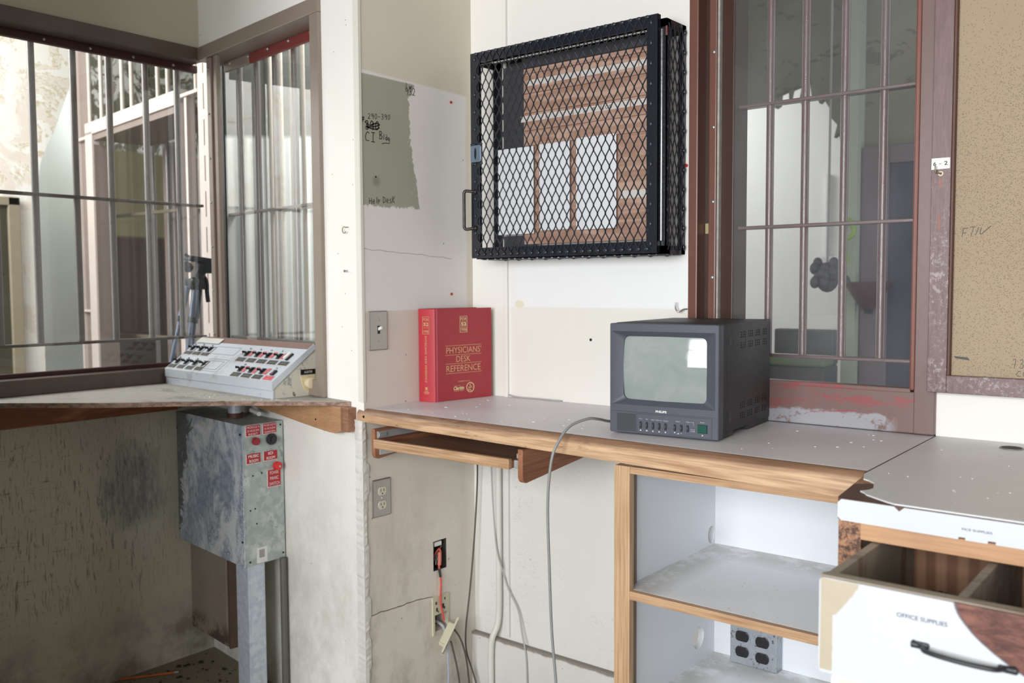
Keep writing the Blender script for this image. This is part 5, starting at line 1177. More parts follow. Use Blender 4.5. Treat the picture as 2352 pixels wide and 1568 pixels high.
# ------------------------------------------------------------------ expanded-metal wall cage
CG = thing('mesh_cabinet', (0.45, -0.06, 1.405), 'black expanded-metal wall cabinet with a latched mesh door, mounted on the white wall', 'cabinet')
BLKM = simple('glossy_black_enamel', C(33, 36, 44), 0.18, 0.0, 0.05, 40, 0.25, 0.7)
MESHM = simple('black_mesh_enamel', C(50, 54, 63), 0.24, 0.1, 0.06, 80, 0.1, 0.6)
X0, X1, Z0, Z1, YF = 0.112, 0.791, 1.405, 2.031, -0.108
b = BM()
for x in (X0, X1):
    s = 1 if x == X0 else -1
    bx(b, min(x, x+s*0.003), max(x, x+s*0.003), YF, YF+0.022, Z0, Z1); bx(b, min(x, x+s*0.022), max(x, x+s*0.022), YF, YF+0.003, Z0, Z1)
    bx(b, min(x, x+s*0.003), max(x, x+s*0.003), -0.022, -0.001, Z0, Z1); bx(b, min(x, x+s*0.022), max(x, x+s*0.022), -0.004, -0.001, Z0, Z1)
    for z in (Z0, Z1-0.022): bx(b, min(x, x+s*0.003), max(x, x+s*0.003), YF, -0.001, z, z+0.022)
for z, s in ((Z0, 1), (Z1, -1)):
    bx(b, X0, X1, YF, YF+0.022, min(z, z+s*0.003), max(z, z+s*0.003)); bx(b, X0, X1, YF, YF+0.003, min(z, z+s*0.022), max(z, z+s*0.022))
    bx(b, X0, X1, -0.022, -0.001, min(z, z+s*0.003), max(z, z+s*0.003)); bx(b, X0, X1, -0.004, -0.001, min(z, z+s*0.022), max(z, z+s*0.022))
obj('angle_frame', b, BLKM, CG)
def expanded(P, u0, u1, v0, v1, pu, pv, wd=0.0023, dp=0.0028, bond=0.007, h=0.0, diag=0.0):
    # diamond lattice in plane P; strands meet in short vertical bonds
    b = BM(); nu = max(1, round((u1-u0)/pu)); nv = max(1, round((v1-v0)/pv)); pu = (u1-u0)/nu; pv = (v1-v0)/nv
    def bar(a, c, w_):
        d = Vector((c[0]-a[0], c[1]-a[1])); L = d.length; d /= L; n = Vector((-d.y, d.x))*w_/2
        q = [(a[0]+n.x, a[1]+n.y), (a[0]-n.x, a[1]-n.y), (c[0]-n.x, c[1]-n.y), (c[0]+n.x, c[1]+n.y)]
        lo = [b.verts.new(P.at(x, y, h-dp/2)) for x, y in q]; hi = [b.verts.new(P.at(x, y, h+dp/2)) for x, y in q]
        b.faces.new(lo); b.faces.new(hi[::-1])
        for i in range(4): b.faces.new((lo[i], hi[i], hi[(i+1) % 4], lo[(i+1) % 4]))
    for j in range(2*nv+1):
        z = v0+j*pv/2
        for i in range(nu+1):
            u = u0+i*pu+(pu/2 if j % 2 else 0)
            if u > u1+1e-6: continue
            if 0 < j < 2*nv: bar((u, z-bond/2), (u, z+bond/2), wd*1.75)
            if j < 2*nv:
                for s in (-1, 1):
                    uu = u+s*pu/2
                    if u0-1e-6 <= uu <= u1+1e-6:
                        za = z+bond*0.40; zb = z+pv/2-bond*0.40
                        m1 = (u+s*pu*0.10, za+0.003); m2 = (uu-s*pu*0.10, zb-0.003)
                        bar((u+s*wd*0.30, za), m1, wd); bar(m1, m2, wd); bar(m2, (uu-s*wd*0.30, zb), wd)
    bmesh.ops.recalc_face_normals(b, faces=b.faces); return b
Pd = PL((0, -0.1285, 0), (1, 0, 0), (0, 0, 1))
obj('side_mesh', expanded(PL((X1, 0, 0), (0, 1, 0), (0, 0, 1)), YF+0.008, -0.006, Z0+0.008, Z1-0.008, 0.0262, 0.0535, h=0.001), MESHM, CG)
obj('bottom_mesh', expanded(PL((0, 0, Z0), (1, 0, 0), (0, 1, 0)), X0+0.008, X1-0.008, YF+0.008, -0.006, 0.0535, 0.0262, h=-0.001), MESHM, CG)
b = BM()
for i in range(12): ball(b, (X1+0.001, -0.010, Z0+0.02+i*0.0533), 0.006, 0.8, 0.8, 1.4, 8)
for i in range(12): ball(b, (X0+0.04+i*0.0535, -0.012, Z0-0.001), 0.006, 1.4, 0.8, 0.7, 8)
obj('weld_bead', b, MESHM, CG, smooth=60)
DX0, DX1, DZ0, DZ1 = 0.110, 0.775, 1.4075, 2.0405
DOOR = BM()
for r_ in (rect(DX0, DX0+0.034, DZ0, DZ1), rect(DX1-0.034, DX1, DZ0, DZ1), rect(DX0, DX1, DZ0, DZ0+0.034), rect(DX0, DX1, DZ1-0.034, DZ1)): pass
ro = rrect(DX0, DX1, DZ0, DZ1, 0.004, 3); ri = rrect(DX0+0.033, DX1-0.033, DZ0+0.032, DZ1-0.032, 0.002, 3)
hs_ = (0.0, 0.0035); vv = {}
for h in hs_:
    vv[h, 0] = [DOOR.verts.new(Pd.at(u, v, h-0.0035)) for u, v in ro]; vv[h, 1] = [DOOR.verts.new(Pd.at(u, v, h-0.0035)) for u, v in ri]
n = len(ro)
for k in range(n):
    j = (k+1) % n
    for h in hs_: DOOR.faces.new((vv[h, 0][k], vv[h, 0][j], vv[h, 1][j], vv[h, 1][k]))
    for q in (0, 1): DOOR.faces.new((vv[0.0, q][k], vv[0.0, q][j], vv[0.0035, q][j], vv[0.0035, q][k]))
for x0_, x1_, za, zb in ((DX0, DX0+0.003, DZ0+0.003, DZ1-0.003), (DX1-0.003, DX1, DZ0+0.003, DZ1-0.003), (DX0, DX1, DZ0, DZ0+0.003), (DX0, DX1, DZ1-0.003, DZ1)): bx(DOOR, x0_, x1_, -0.128, -0.112, za, zb)
bmesh.ops.recalc_face_normals(DOOR, faces=DOOR.faces)
dr = obj('door', DOOR, BLKM, CG)
obj('door_mesh', expanded(Pd, 0.1345, 0.1345+0.0265*23, 1.4195, 1.4195+0.0536*11.5, 0.0265, 0.05359, h=0.0022, bond=0.009), MESHM, dr)
b = BM()
for i in range(24):
    for z in (1.4195, 2.0345): ball(b, tuple(Pd.at(0.1345+0.0265*i, z+(0.001 if z > 1.5 else -0.001), 0.002)), 0.0064, 1.35, 0.7, 0.85, 8)
for i in range(12):
    for x in (0.128, 0.756):
        ball(b, tuple(Pd.at(x, 1.432+0.0535*i, 0.001)), 0.0056, 0.7, 0.6, 1.3, 8)
obj('weld_bead', b, MESHM, dr, smooth=60)
b = BM(); tube(b, [Pd.at(0.127, 1.614, 0.002), Pd.at(0.120, 1.615, 0.008), Pd.at(0.104, 1.617, 0.018), Pd.at(0.099, 1.612, 0.021), Pd.at(0.098, 1.600, 0.021), Pd.at(0.098, 1.560, 0.021), Pd.at(0.098, 1.515, 0.021), Pd.at(0.099, 1.503, 0.021), Pd.at(0.104, 1.498, 0.018), Pd.at(0.120, 1.500, 0.008), Pd.at(0.127, 1.501, 0.002)], 0.0050, 10)
ball(b, tuple(Pd.at(0.124, 1.614, 0.002)), 0.009, 1.2, 0.6, 1); ball(b, tuple(Pd.at(0.124, 1.501, 0.002)), 0.009, 1.2, 0.6, 1)
obj('door_handle', b, simple('worn_black_handle', C(48, 44, 42), 0.25, 0.3, 0.1, 60), dr, smooth=60)
b = BM(); plate(b, Pd, rrect(0.1135, 0.1555, 1.705, 1.757, 0.006), 0.003, 0.0065, 0.001)
lk = obj('latch_plate', b, simple('blue_grey_latch', C(128, 146, 168), 0.22, 0.5, 0.08), dr)
b = BM(); plate(b, Pd, [(0.1335+0.0045*cos(a), 1.731+0.018*sin(a)) for a in [2*pi*i/16 for i in range(16)]], 0.0066, 0.0069); obj('latch_slot', b, MAT['black'], lk)
b = BM()
for u, v in ((0.118, 1.761), (0.154, 1.760), (0.120, 1.700), (0.155, 1.700)): ball(b, tuple(Pd.at(u, v, 0.004)), 0.0055, 1.3, 0.8, 0.8, 8)
tube(b, [Pd.at(0.1145, 1.755, 0.004), Pd.at(0.122, 1.760, 0.006), Pd.at(0.133, 1.759, 0.006)], 0.003, 6); tube(b, [Pd.at(0.157, 1.758, 0.003), Pd.at(0.158, 1.73, 0.003), Pd.at(0.157, 1.702, 0.003)], 0.0018, 6)
obj('weld_bead', b, MESHM, lk, smooth=60)
b = BM(); cyl(b, (0.783, -0.119, 1.44), (0.783, -0.119, 2.000), 0.0042, 10)
for i in range(19): cyl(b, (0.783, -0.119, 1.44+i*0.030), (0.783, -0.119, 1.4415+i*0.030), 0.0046, 10)
bx(b, 0.776, 0.786, -0.112, -0.109, 1.44, 2.0); obj('piano_hinge', b, simple('silvery_hinge', C(120, 122, 128), 0.25, 0.6, 0.3, 120), dr)
b = BM(); bx(b, 0.7885, 0.7925, -0.1095, -0.106, 1.985, 2.010); obj('bare_patch', b, simple('bare_red_metal', C(130, 70, 66), 0.5), CG)

# contents of the cage
KB = thing('key_board', (0.47, -0.03, 1.45), 'brown plywood board with white label strips inside the black mesh cabinet', 'board')
g = G('plywood_brown'); f = (g.noise(1.4, 3, 0.5, sc=(2.0, 9, 18), dist=1.0)*18.0).sin()*0.5+0.5; c = g.mix(C(204, 172, 154), C(172, 134, 114), f); g.col(c); g.set('Roughness', 0.5)
b = BM(); bx(b, 0.245, 0.728, -0.032, -0.014, 1.450, 1.990, 0.001); obj('plywood', b, g.mat, KB)
b = BM()
for z in (1.985, 1.925, 1.865, 1.812, 1.765): bx(b, 0.250, 0.724, -0.040, -0.032, z-0.012, z-0.004, 0.001)
obj('batten', b, simple('pinkish_batten', C(190, 156, 138), 0.5, 0, 0.08, 10), KB)
STR = simple('white_label_strip', C(222, 218, 214), 0.5, 0, 0.03); PK = PL((0, -0.0325, 0), (1, 0, 0), (0, 0, 1))
for (xa, xb, z, h_) in ((0.262, 0.722, 1.936, 0.018), (0.235, 0.722, 1.828, 0.018)):
    b = BM(); x = xa
    while x < xb-0.02:
        L_ = min(xb, x+0.10); plate(b, PK, rect(x, L_-0.004, z, z+h_), 0.0001, 0.0012); x = L_
    st = obj('label_strip', b, STR, KB)
    if z < 1.9: obj('lettering', join_text([('5   8   105', 0.47, 0.57, z+0.003, z+0.014, dict(h=0.0015))], PK), MAT['ink_thin'], st)
b = BM()
for r_ in (rect(0.685, 0.715, 1.730, 1.770), rect(0.600, 0.690, 1.570, 1.592)): plate(b, PK, r_, 0.0001, 0.0012)
obj('paper_tag', b, STR, KB)
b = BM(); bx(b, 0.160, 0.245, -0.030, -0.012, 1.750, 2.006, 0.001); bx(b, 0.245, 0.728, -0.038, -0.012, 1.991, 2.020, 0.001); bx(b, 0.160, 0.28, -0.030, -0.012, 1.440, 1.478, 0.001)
obj('dark_reflection', b, simple('dark_grey_reflection', C(70, 72, 76), 0.35, 0, 0.15, 12), KB)  # dark panels stand in for the dim room reflected behind the mesh
REFL = simple('white_reflection_sheet', C(244, 246, 250), 0.5, 0, 0.015)  # white sheets stand in for a bright window reflected behind the mesh
for i, (xa, xb, za, zb, lb) in enumerate(((0.150, 0.292, 1.482, 1.750, 'leftmost white sheet standing in for a window reflection behind the mesh door'), (0.315, 0.428, 1.490, 1.752, 'middle white sheet standing in for a window reflection behind the mesh door'), (0.452, 0.592, 1.486, 1.756, 'rightmost white sheet standing in for a window reflection behind the mesh door'))):
    b = BM(); bx(b, xa, xb, -0.0445, -0.0435, za, zb); own('reflection_sheet', b, REFL, lb, 'reflection', group='reflection sheets inside the mesh cabinet')

# ------------------------------------------------------------------ hooks, card, notice board
b = BM(); tube(b, [(0.770, -0.016, 1.272), (0.771, -0.018, 1.258), (0.777, -0.020, 1.248), (0.785, -0.018, 1.246), (0.792, -0.010, 1.252), (0.800, -0.002, 1.253)], 0.0022, 8)
own('wall_hook', b, MAT['screw'], 'small bent wire hook in the white wall left of the brown window frame', 'hook', smooth=60)
b = BM(); pts = [PW2.at(-0.075+0.0095*cos(a), 1.489+0.0095*sin(a), 0.010) for a in [radians(t) for t in range(50, 331, 20)]]; tube(b, [PW2.at(-0.067, 1.497, 0.0)]+pts, 0.0013, 6)
own('wall_hook', b, simple('brass_hook', C(150, 130, 90), 0.35, 0.6), 'small open brass cup hook on the white post', 'hook', smooth=60)
b = BM(); cyl(b, PW2.at(-0.080, 1.369, 0.0), PW2.at(-0.072, 1.367, 0.012), 0.0022, 8); cyl(b, PW2.at(-0.072, 1.367, 0.012), PW2.at(-0.0715, 1.367, 0.0135), 0.004, 10)
own('screw', b, MAT['screw'], 'grey screw sticking out of the white post below the cup hook', 'screw')
b = BM(); rr = random.Random(4)
for u, v in ((-0.13, 2.02), (-0.065, 2.10), (-0.062, 2.085), (-0.15, 1.66), (-0.125, 1.42), (-0.09, 1.30), (-0.04, 1.62), (-0.035, 1.75), (-0.11, 1.2), (-0.06, 1.13)): plate(b, PW2, circ(u, v, 0.0014, 8), 0, 0.0004)
own('nail_holes', b, MAT['black'], 'scattered tiny nail holes in the white post', 'nail holes', kind='stuff')

NB = thing('notice_board', (1.87, -0.02, 1.067), 'tan speckled pinboard in a worn mauve wooden frame right of the barred window', 'notice board')
g = G('mauve_board_frame'); n = g.noise(1.0, 5, 0.65, sc=(30, 30, 160)); n2_ = g.noise(1.0, 5, 0.65, sc=(120, 120, 14))
c = g.mix(C(128, 104, 104), C(102, 80, 80), n2_.gt(0.5, 0.5)); worn = g.noise(9, 6, 0.7).gt(0.5, 0.2)*(g.z.lt(0.45, 0.3))*g.noise(90, 4, 0.8).gt(0.56, 0.08); c = g.mix(c, C(190, 180, 184), worn*0.6)
rust = (((g.x+0.407)*(g.x+0.407)*9.0+(g.z-0.482)*(g.z-0.482)+(g.noise(40, 4)-0.5)*0.0012).lt(0.00010, 0.0002)+((g.x+0.408)*(g.x+0.408)*6.0+(g.z-0.395)*(g.z-0.395)*0.6+(g.noise(40, 4)-0.5)*0.0012).lt(0.00016, 0.0002)).clamp()
c = g.mix(c, C(150, 92, 70), rust*0.8); g.col(c); g.set('Roughness', 0.42); g.bump(n2_, 0.4, 0.001); MBF = g.mat
b = BM(); bx(b, 1.4425, 1.4845, -0.034, -0.0145, 1.067, 2.60, 0.0015); obj('frame_stile', b, MBF, NB)
b = BM(); bx(b, 1.4845, 2.30, -0.0335, -0.0100, 1.067, 1.108, 0.0015); obj('frame_rail', b, MBF, NB)
b = BM(); bx(b, 1.4845, 1.490, -0.030, -0.010, 1.108, 2.60, 0.001); obj('inner_bead', b, simple('dark_red_brown_bead', C(92, 56, 46), 0.5), NB)
g = G('speckled_pinboard'); n = g.noise(2.5, 5, 0.6); c = g.mix(C(174, 156, 132), C(160, 141, 116), n); c = g.mix(c, C(170, 134, 112), g.noise(4, 4).gt(0.6, 0.2)*0.4)
dens = (g.noise(3.2, 3, 0.6)*1.0-((g.x+0.18)*(g.x+0.18)+(g.z-0.36)*(g.z-0.36)*0.8)*1.6)
sp = g.vor(340, rnd_=1.0).lt(0.34, 0.14)*g.vor(340, out=1).lt(dens*1.1+0.08, 0.02)
c = g.mix(c, C(104, 88, 72), sp*0.8); g.col(c); g.set('Roughness', 0.7)
b = BM(); bx(b, 1.486, 2.30, -0.0125, -0.002, 1.104, 2.60); pb = obj('board_panel', b, g.mat, NB)
PN_ = PL((0, -0.0125, 0), (1, 0, 0), (0, 0, 1))
b = BM(); scrawl(b, PN_, 'FTIV'.replace('V', 'W')[:2], 1.506, 1.426, 0.013, 0.020, 0.0014, 0.10, 0.25)
stroke(b, PN_, [(1.541, 1.447), (1.534, 1.429)], 0.0014); stroke(b, PN_, [(1.546, 1.446), (1.545, 1.431), (1.566, 1.449)], 0.0018)
for k in range(10): stroke(b, PN_, [(1.496+k*0.0030, 1.152-k*0.0002), (1.501+k*0.003, 1.147-k*0.0004)], 0.0022)
scrawl(b, PN_, '733', 1.617, 1.130, 0.010, 0.020, 0.0013, 0, 0.3); scrawl(b, PN_, 'CC', 1.625, 1.112, 0.010, 0.012, 0.0013)
obj('handwriting', b, MAT['ink_thin'], pb)
PF = PL((0, -0.034, 0), (1, 0, 0), (0, 0, 1))
NC = thing('number_card', (1.463, -0.036, 1.582), 'white card reading 6-2 fixed to the mauve board frame', 'card')
b = BM(); plate(b, PF, [(1.4425, 1.5815), (1.4825, 1.5825), (1.4825, 1.6070), (1.4430, 1.6075)], 0.0003, 0.0010); cd_ = obj('card', b, MAT['white_pl'], NC)
obj('lettering', join_text([('6', 1.4465, 1.4530, 1.5900, 1.5990, dict(h=0.0012, bold=0.02)), ('-', 1.4585, 1.4640, 1.5938, 1.5948, dict(h=0.0012)), ('2', 1.4700, 1.4775, 1.5905, 1.5995, dict(h=0.0012, bold=0.02))], PF), MAT['ink'], cd_)
b = BM(); tube(b, [PF.at(1.4535, 1.5890, 0.010), PF.at(1.4535, 1.5760, 0.010), PF.at(1.4560, 1.5735, 0.007), PF.at(1.4635, 1.5725, 0.001)], 0.0016, 8); 
for i in range(18):
    a0 = 2*pi*i/18; a1 = 2*pi*(i+1)/18
    plate(b, PF, [(1.4635+r_*cos(a), 1.5715+r_*sin(a)) for r_, a in ((0.0060, a0), (0.0060, a1), (0.0028, a1), (0.0028, a0))], 0.0, 0.002)
own('key_hook', b, simple('old_brass', C(150, 140, 116), 0.35, 0.6), 'brass L-shaped key hook below the 6-2 card', 'hook', smooth=40)

# ------------------------------------------------------------------ corridor seen through window_1
CW = simple('corridor_white', C(236, 236, 228), 0.7, 0, 0.03, 4)
g = G('peeling_plaster'); n = g.noise(3.0, 6, 0.7, dist=1.2); c = g.mix(C(240, 239, 233), C(230, 220, 210), n.gt(0.56, 0.03)); c = g.mix(c, C(206, 190, 160), (n-0.53).abs().lt(0.012, 0.01)*g.z.gt(1.7, 0.2)*g.noise(2, 3).gt(0.5, 0.05)); g.col(c); g.set('Roughness', 0.7); PEEL = g.mat
b = BM(); PA_ = PL((-3.2, 0, 0), (0, 1, 0), (0, 0, 1))
arc = [(0.02, FL), (0.02, 1.93), (0.035, 2.02), (0.07, 2.11), (0.115, 2.20), (0.16, 2.32), (0.21, 2.46), (0.30, 2.60), (0.45, 2.72), (0.75, 2.82), (1.3, 2.86), (1.3, 3.3), (-3.3, 3.3), (-3.3, FL)]
plate(b, PA_, arc, -0.25, 0.0); bmesh.ops.triangulate(b, faces=[f for f in b.faces if len(f.verts) > 4]); struct('wall_corridor', b, PEEL)
b = BM(); bx(b, -3.80, -3.75, -0.4, 1.4, FL, 3.3); struct('wall_corridor_end', b, simple('pale_green_grey_plaster', C(226, 230, 224), 0.8, 0, 0.06, 2))
DC = thing('corridor_door', (-3.19, -0.6, FL), 'dark olive glazed door far down the corridor, left of the arch', 'door')
b = BM(); bx(b, -3.198, -3.17, -1.1, -0.160, FL, 1.77); obj('door_panel', b, simple('dark_olive_door', C(70, 70, 56), 0.3, 0, 0.2, 4), DC)
b = BM(); bx(b, -3.198, -3.150, -0.165, -0.105, FL, 1.81, 0.004); bx(b, -3.198, -3.150, -1.1, -0.105, 1.765, 1.81, 0.004); obj('door_frame', b, simple('sand_door_frame', C(150, 140, 120), 0.5), DC)
# barred partition continuing the line of the alcove wall
BP = thing('barred_partition', tuple(PW2.at(-1.7, FL, -0.09)), 'pale steel barred partition with a doorway, seen through the left barred window', 'partition')
zz_ = lambda z: z if (z < 0.5 or z > 2.9) else 1.32+(z-1.32)*1.062
def wp(u0, u1, z0, z1, h0=-0.13, h1=-0.09, b=None, bev=0.002): return plate(b, PW2, rect(u0, u1, zz_(z0), zz_(z1)), h0-0.11, h1-0.11, bev)
ux_ = lambda u: 2.253+(u-2.253)*1.131
b = BM()
for u0, u1 in ((-2.385, -2.365), (-2.262, -2.175), (-1.262, -1.222), (-1.178, -1.158)): wp(ux_(u0), ux_(u1), FL, 2.95 if u0 < -2.3 else 2.09, b=b)
wp(ux_(-2.262), ux_(-1.222), 2.075, 2.135, b=b)
wp(ux_(-2.385), ux_(-2.262), 2.060, 2.075, b=b); wp(ux_(-2.385), ux_(-2.262), 1.20, 1.212, b=b); wp(ux_(-1.222), ux_(-1.062), 2.095, 2.11, b=b)
obj('frame', b, MAT['cream_steel'], BP)
b = BM(); wp(ux_(-1.060), ux_(-0.972), FL, 2.95, b=b); obj('perforated_post', b, MAT['cream_steel'], BP)
b = BM()
for i in range(14): wp(ux_(-1.012), ux_(-1.006), 0.9+i*0.14, 1.0+i*0.14, -0.0895, -0.0885, b, 0)
obj('post_slots', b, MAT['taupe_steel'], BP)
b = BM(); wp(ux_(-2.365), ux_(-2.262), FL, 2.95, -0.12, -0.11, b, 0); wp(ux_(-1.222), ux_(-1.178), FL, 2.09, -0.12, -0.11, b, 0); wp(ux_(-1.158), ux_(-1.085), FL, 2.95, -0.16, -0.15, b, 0); obj('dark_infill', b, MAT['taupe_steel'], BP)
b = BM(); wp(ux_(-2.175), ux_(-1.262), 2.045, 2.075, -0.40, -0.10, b); plate(b, PL(PW2.at(ux_(-2.172), 0, -0.21), -N2, (0, 0, 1)), rect(0, 0.10, FL, 2.07), -0.02, 0.0); obj('door_jamb', b, MAT['taupe_steel'], BP)
for u in (-2.234, -2.084, -1.962, -1.835, -1.729, -1.576, -1.457, -1.36, -1.267, -1.105):
    b = BM(); cyl(b, PW2.at(ux_(u), 2.15, -0.22), PW2.at(ux_(u), 2.95, -0.22), 0.010, 10); obj('bar', b, MAT['bar_cream'], BP, smooth=50)
GT = thing('barred_gate', tuple(PW2.at(-2.0, FL, -0.5)), 'dark inner barred gate behind the pale partition doorway', 'gate')
for u in (-2.05, -1.88, -1.53):
    b = BM(); cyl(b, PW2.at(ux_(u)-0.22, FL, -0.55), PW2.at(ux_(u)-0.22, 2.15, -0.55), 0.012, 10); obj('bar', b, MAT['bar_grey'], GT, smooth=50)
b = BM()
for z in (1.72, 1.06): bx(b, -3.0, -1.5, 0.30, 0.32, z-0.008, z+0.008)
obj('cross_bar', b, simple('olive_cross_bar', C(96, 90, 74), 0.4), GT)
b = BM(); wp(-2.75, -2.62, FL, 2.06, -0.50, -0.46, b); obj('gate_post', b, MAT['taupe_steel'], GT)
# dark room behind the partition
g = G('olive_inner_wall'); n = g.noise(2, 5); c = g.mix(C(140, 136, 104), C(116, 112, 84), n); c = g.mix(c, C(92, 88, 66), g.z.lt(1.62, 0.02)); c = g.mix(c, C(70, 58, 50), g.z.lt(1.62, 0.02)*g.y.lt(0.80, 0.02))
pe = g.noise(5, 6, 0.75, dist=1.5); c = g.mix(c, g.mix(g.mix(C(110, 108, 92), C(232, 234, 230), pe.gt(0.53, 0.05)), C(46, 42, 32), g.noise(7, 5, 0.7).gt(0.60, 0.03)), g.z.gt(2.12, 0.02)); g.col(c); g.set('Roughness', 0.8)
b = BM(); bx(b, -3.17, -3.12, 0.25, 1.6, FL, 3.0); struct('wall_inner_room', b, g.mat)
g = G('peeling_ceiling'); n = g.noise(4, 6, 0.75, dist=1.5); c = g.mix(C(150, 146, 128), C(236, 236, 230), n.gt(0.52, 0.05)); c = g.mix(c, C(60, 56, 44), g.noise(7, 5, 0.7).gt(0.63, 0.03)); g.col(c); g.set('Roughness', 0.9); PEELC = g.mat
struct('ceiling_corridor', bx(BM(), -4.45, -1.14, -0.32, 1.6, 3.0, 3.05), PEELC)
b = BM(); bx(b, -3.2, -1.25, 1.45, 1.5, 2.2, 3.0); struct('wall_inner_upper', b, PEELC)
# passage behind window_2
b = BM(); P = PL(PW2.at(-1.078, 0, -0.10), -N2, (0, 0, 1)); plate(b, P, rect(0, 1.2, FL, 3.0), -0.05, 0.0)
g = G('reflected_bar_stripes'); f = ((g.y*95.0+(g.noise(9, 2, 0.5, sc=(0, 1, 0))-0.5)*14.0).sin()*0.5+0.5); c = g.mix(C(232, 236, 234), C(168, 174, 174), f.gt(0.5, 0.9)); c = g.mix(c, C(66, 70, 64), (g.z-(g.y*0.10)).gt(1.92, 0.02)); g.col(c); g.set('Roughness', 0.7)  # stripes painted to imitate bar images showing in the window glass
struct('wall_passage', b, g.mat)
b = BM(); bx(b, -1.3, -0.12, 0.78, 0.82, FL, 3.0); struct('wall_passage_end', b, MAT['plaster'])
PBs = thing('double_image_bars', tuple(PW2.at(-0.9, FL, -0.3)), 'added second row of bars imitating doubled bar images in the short left window', 'bars')  # row added to imitate doubled images of the window bars
for i in range(12):
    u = -1.06+0.082*i; b = BM(); cyl(b, PW2.at(u, 1.0, -0.30), PW2.at(u, 2.45, -0.30), 0.0085, 10); obj('bar', b, MAT['bar_cream'], PBs, smooth=50)
b = BM(); plate(b, PW2, rect(-1.07, -0.14, 1.012, 1.02), -0.31, -0.29); plate(b, PW2, rect(-1.07, -0.14, 1.615, 1.623), -0.31, -0.29); obj('cross_bar', b, MAT['bar_cream'], PBs)
area('fill_passage', tuple(PW2.at(-0.55, 2.8, -0.75)), tuple(PW2.at(-1.1, 1.5, -0.5)), 0.5, 0.5, 26, (0.98, 1.0, 0.98))  # unseen fill lamp added to light the striped wall behind window_2

# tripod leaning in the corridor
TP = thing('tripod', (-1.26, -0.26, FL), 'black camera tripod with blue-grey legs leaning behind the left barred window', 'tripod')
LEG = simple('blue_grey_aluminium', C(112, 122, 140), 0.3, 0.6, 0.04); GRP = simple('tripod_black', C(22, 24, 27), 0.45)
hx = -1.262
b = BM(); ob(b, (hx, -0.225, 1.432), (0.05, 0, 0), (0, 0.105, -0.012), (0, 0.002, 0.020), 0.003); ob(b, (hx, -0.203, 1.400), (0.05, 0, 0), (0, 0.060, 0), (0, 0, 0.045), 0.006); cyl(b, (hx-0.02, -0.262, 1.40), (hx+0.03, -0.300, 1.405), 0.020, 14, b=0.003); tube(b, [(hx, -0.29, 1.455), (hx, -0.275, 1.445), (hx, -0.25, 1.440)], 0.006, 6); cyl(b, (hx, -0.215, 1.39), (hx, -0.238, 1.34), 0.020, 12)
obj('pan_head', b, GRP, TP, smooth=35)
b = BM(); tube(b, [(hx, -0.215, 1.375), (hx+0.01, -0.202, 1.345), (hx+0.01, -0.200, 1.30), (hx+0.01, -0.196, 1.262)], 0.0085, 8); obj('pan_handle', b, GRP, TP, smooth=60)
b = BM(); ob(b, (hx, -0.246, 1.335), (0.06, 0, 0), (0, 0.060, 0), (0, -0.008, 0.045), 0.006); ball(b, (hx+0.03, -0.268, 1.345), 0.018); obj('shoulder', b, GRP, TP, smooth=35)
for k, (top_, bot_, dx) in enumerate((((-0.272, 1.325), (-0.62, FL), -0.05), ((-0.250, 1.32), (-0.50, FL), 0.03), ((-0.236, 1.315), (-0.42, FL), 0.0))):
    a = Vector((hx+dx*0.3, top_[0], top_[1])); c_ = Vector((hx+dx, bot_[0], bot_[1])); d = c_-a
    b = BM(); cyl(b, a, a+d*0.10, 0.013, 10); cyl(b, a+d*0.10, c_, 0.0085, 10); lg = obj('leg', b, LEG, TP, smooth=50)
    if k == 2:
        b = BM(); cyl(b, a+d*0.0, a+d*0.085, 0.018, 14, b=0.003); obj('foam_grip', b, GRP, lg, smooth=50)
    b = BM(); cyl(b, a+d*0.085, a+d*0.10, 0.0145, 12); obj('leg_lock', b, GRP, lg)

# ------------------------------------------------------------------ room seen through window_3
g = G('green_grey_plaster'); n = g.noise(2.2, 5, 0.6); c = g.mix(C(146, 144, 124), C(120, 118, 100), n); c = g.mix(c, C(84, 80, 66), g.noise(2.6, 4, 0.7, sc=(1, 1, 2), dist=2.5).gt(0.60, 0.04)*g.z.gt(2.1, 0.3)*0.6); g.col(c); g.set('Roughness', 0.8); GG = g.mat
g = G('cracked_ceiling'); c = g.mix(C(118, 116, 100), C(140, 138, 120), g.noise(1.5, 5)); c = g.mix(c, C(66, 66, 56), g.noise(2.2, 5, 0.7, dist=2.0).gt(0.66, 0.03)*0.7); g.col(c); g.set('Roughness', 0.85)
struct('ceiling_back_room', bx(BM(), -1.3, 2.6, 0.12, 4.2, 3.0, 3.05), g.mat)
b = BM(); bx(b, 0.45, 2.6, 2.24, 2.34, FL, 3.0); struct('wall_back_room', b, GG)
b = BM(); PBk = PL((0, 2.24, 0), (1, 0, 0), (0, 0, 1))
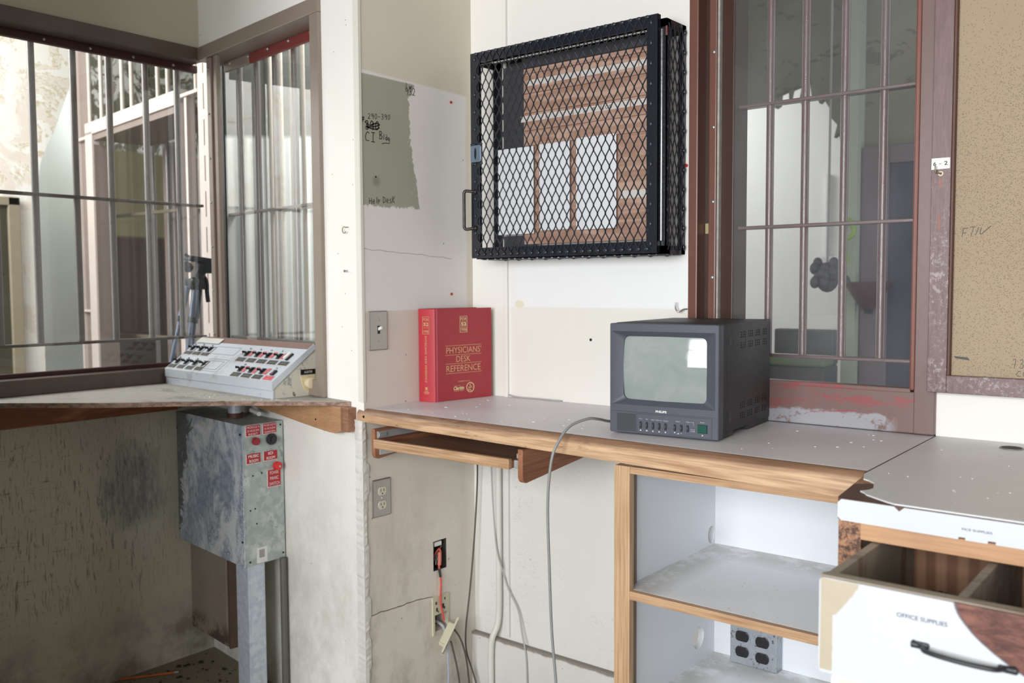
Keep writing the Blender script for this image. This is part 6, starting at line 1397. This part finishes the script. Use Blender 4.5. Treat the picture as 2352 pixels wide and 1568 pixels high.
# plaster with a torn arched edge; the bright wall stands further back
jag = [(0.47, FL), (0.47, 3.0), (-1.3, 3.0), (-1.3, 2.26), (-0.075, 2.245), (-0.04, 2.25), (0.06, 2.27), (0.095, 2.22), (0.115, 2.23), (0.12, 2.285), (0.165, 2.30), (0.17, 2.25), (0.18, 2.30), (0.235, 2.315), (0.222, 2.24), (0.245, 2.20), (0.26, 2.33), (0.275, 2.32), (0.285, 2.255), (0.31, 2.25), (0.325, 2.215), (0.345, 2.235), (0.375, 2.185), (0.385, 2.135), (0.415, 2.10), (0.40, 2.04), (0.425, 2.06), (0.43, 2.02), (0.452, 1.98), (0.452, FL)]
plate(b, PBk, jag, -0.04, 0.0); bmesh.ops.triangulate(b, faces=[f for f in b.faces if len(f.verts) > 4]); struct('wall_torn_plaster', b, GG)
b = BM(); bx(b, -1.3, 1.2, 3.40, 3.48, FL, 3.0); struct('wall_bright_room', b, simple('bright_white_plaster', C(238, 238, 234), 0.7, 0, 0.02, 3))
b = BM(); bx(b, -0.112, -0.070, 2.16, 2.235, FL, 2.245); own('dark_post', b, simple('dark_violet_grey', C(70, 66, 74), 0.5), 'dark narrow post at the left edge of the view through the brown window', 'post')
b = BM(); bx(b, 0.487, 0.549, 2.14, 2.235, FL, 3.0); own('column', b, simple('pale_green_column', C(176, 184, 166), 0.6, 0, 0.05, 3), 'pale green column in the room behind the brown barred window', 'column')
RD = thing('doorway', (0.9, 2.2, FL), 'violet-grey door frame with a dark blue door behind the barred window', 'door')
b = BM(); bx(b, 0.552, 0.68, 2.19, 2.238, FL, 1.97, 0.004); bx(b, 0.68, 1.6, 2.19, 2.238, 1.885, 1.97, 0.004); obj('door_frame', b, simple('violet_grey_frame', C(118, 108, 114), 0.5, 0, 0.05, 3), RD)
b = BM(); bx(b, 0.68, 1.5, 2.20, 2.236, FL, 1.885, 0.002); obj('door_leaf', b, simple('dark_blue_door', C(62, 64, 80), 0.4, 0, 0.1, 3), RD)
b = BM(); bx(b, -0.05, 0.25, 3.30, 3.399, 1.44, 1.49, 0.004); bx(b, -0.05, -0.03, 3.37, 3.399, 1.44, 2.0); own('window_ledge', b, simple('white_ledge', C(224, 222, 224), 0.5), 'white ledge on the bright wall beyond the torn plaster', 'ledge')
HB = thing('hanging_basket', (0.61, 1.6, 1.24), 'dark hanging plant basket on a cord in the room behind the brown window', 'basket')
b = BM(); rr = random.Random(9); ball(b, (0.61, 1.6, 1.35), 0.05, 1.0, 1, 1.3, 14); [ball(b, (0.61+rr.uniform(-0.06, 0.06), 1.6+rr.uniform(-0.05, 0.05), 1.37+rr.uniform(-0.05, 0.05)), 0.022, 1, 1, 1.2, 8) for _ in range(26)]; obj('pot', b, simple('black_pot', C(74, 72, 76), 0.6, 0, 0.2, 20), HB, smooth=60)
b = BM(); tube(b, [(0.61, 1.6, 1.40), (0.612, 1.6, 1.8), (0.615, 1.6, 3.0)], 0.005, 6); obj('cord', b, simple('pale_cord', C(150, 148, 142), 0.8), HB)
RB = thing('wall_lamp', (0.72, 2.18, 1.18), 'dark reddish fluted bracket lamp in front of the blue door frame', 'lamp')
b = BM(); cyl(b, (0.62, 2.10, 1.20), (0.62, 2.10, 1.33), 0.03, 14, 0.11); obj('shade', b, simple('maroon_shade', C(92, 60, 62), 0.5, 0, 0.1), RB, smooth=60)
b = BM(); bx(b, 0.605, 0.635, 2.10, 2.135, 1.18, 1.22); obj('bracket', b, MAT['black'], RB)
CU = thing('cushioned_bench', (0.35, 2.0, FL), 'dark bench with a dull green cushion, blurred beyond the barred window', 'bench')
b = BM(); bx(b, 0.14, 0.47, 1.95, 2.15, FL, 0.93, 0.01); bx(b, 0.17, 0.47, 2.08, 2.15, 0.93, 1.10, 0.01); obj('bench_body', b, simple('dark_bench', C(84, 82, 80), 0.6), CU)
b = BM(); bx(b, 0.13, 0.48, 1.93, 2.07, 0.93, 0.975, 0.012); obj('cushion', b, simple('dull_green_cushion', C(112, 124, 96), 0.8), CU)
b = BM(); tube(b, [(0.50, 2.10, 1.60), (0.53, 2.10, 1.62), (0.55, 2.10, 1.56), (0.51, 2.10, 1.52), (0.52, 2.10, 1.42)], 0.012, 8); own('green_ribbon', b, simple('lime_ribbon', C(146, 178, 74), 0.6), 'lime green ribbon tied around the pale green column', 'ribbon', smooth=60)

for o in list(COL.objects):
    if o.type == 'MESH' and o.name.split('.')[0] in ('weld_bead', 'rivet', 'screw', 'drawer_side', 'side_lip', 'dark_reflection', 'batten', 'foot', 'screw_recess', 'pilot_light', 'paper_tag', 'slide_screw', 'sealant_dot', 'glazing_strip', 'drawer_slide', 'face_rail') and o.parent is not None:
        split_parts(o)
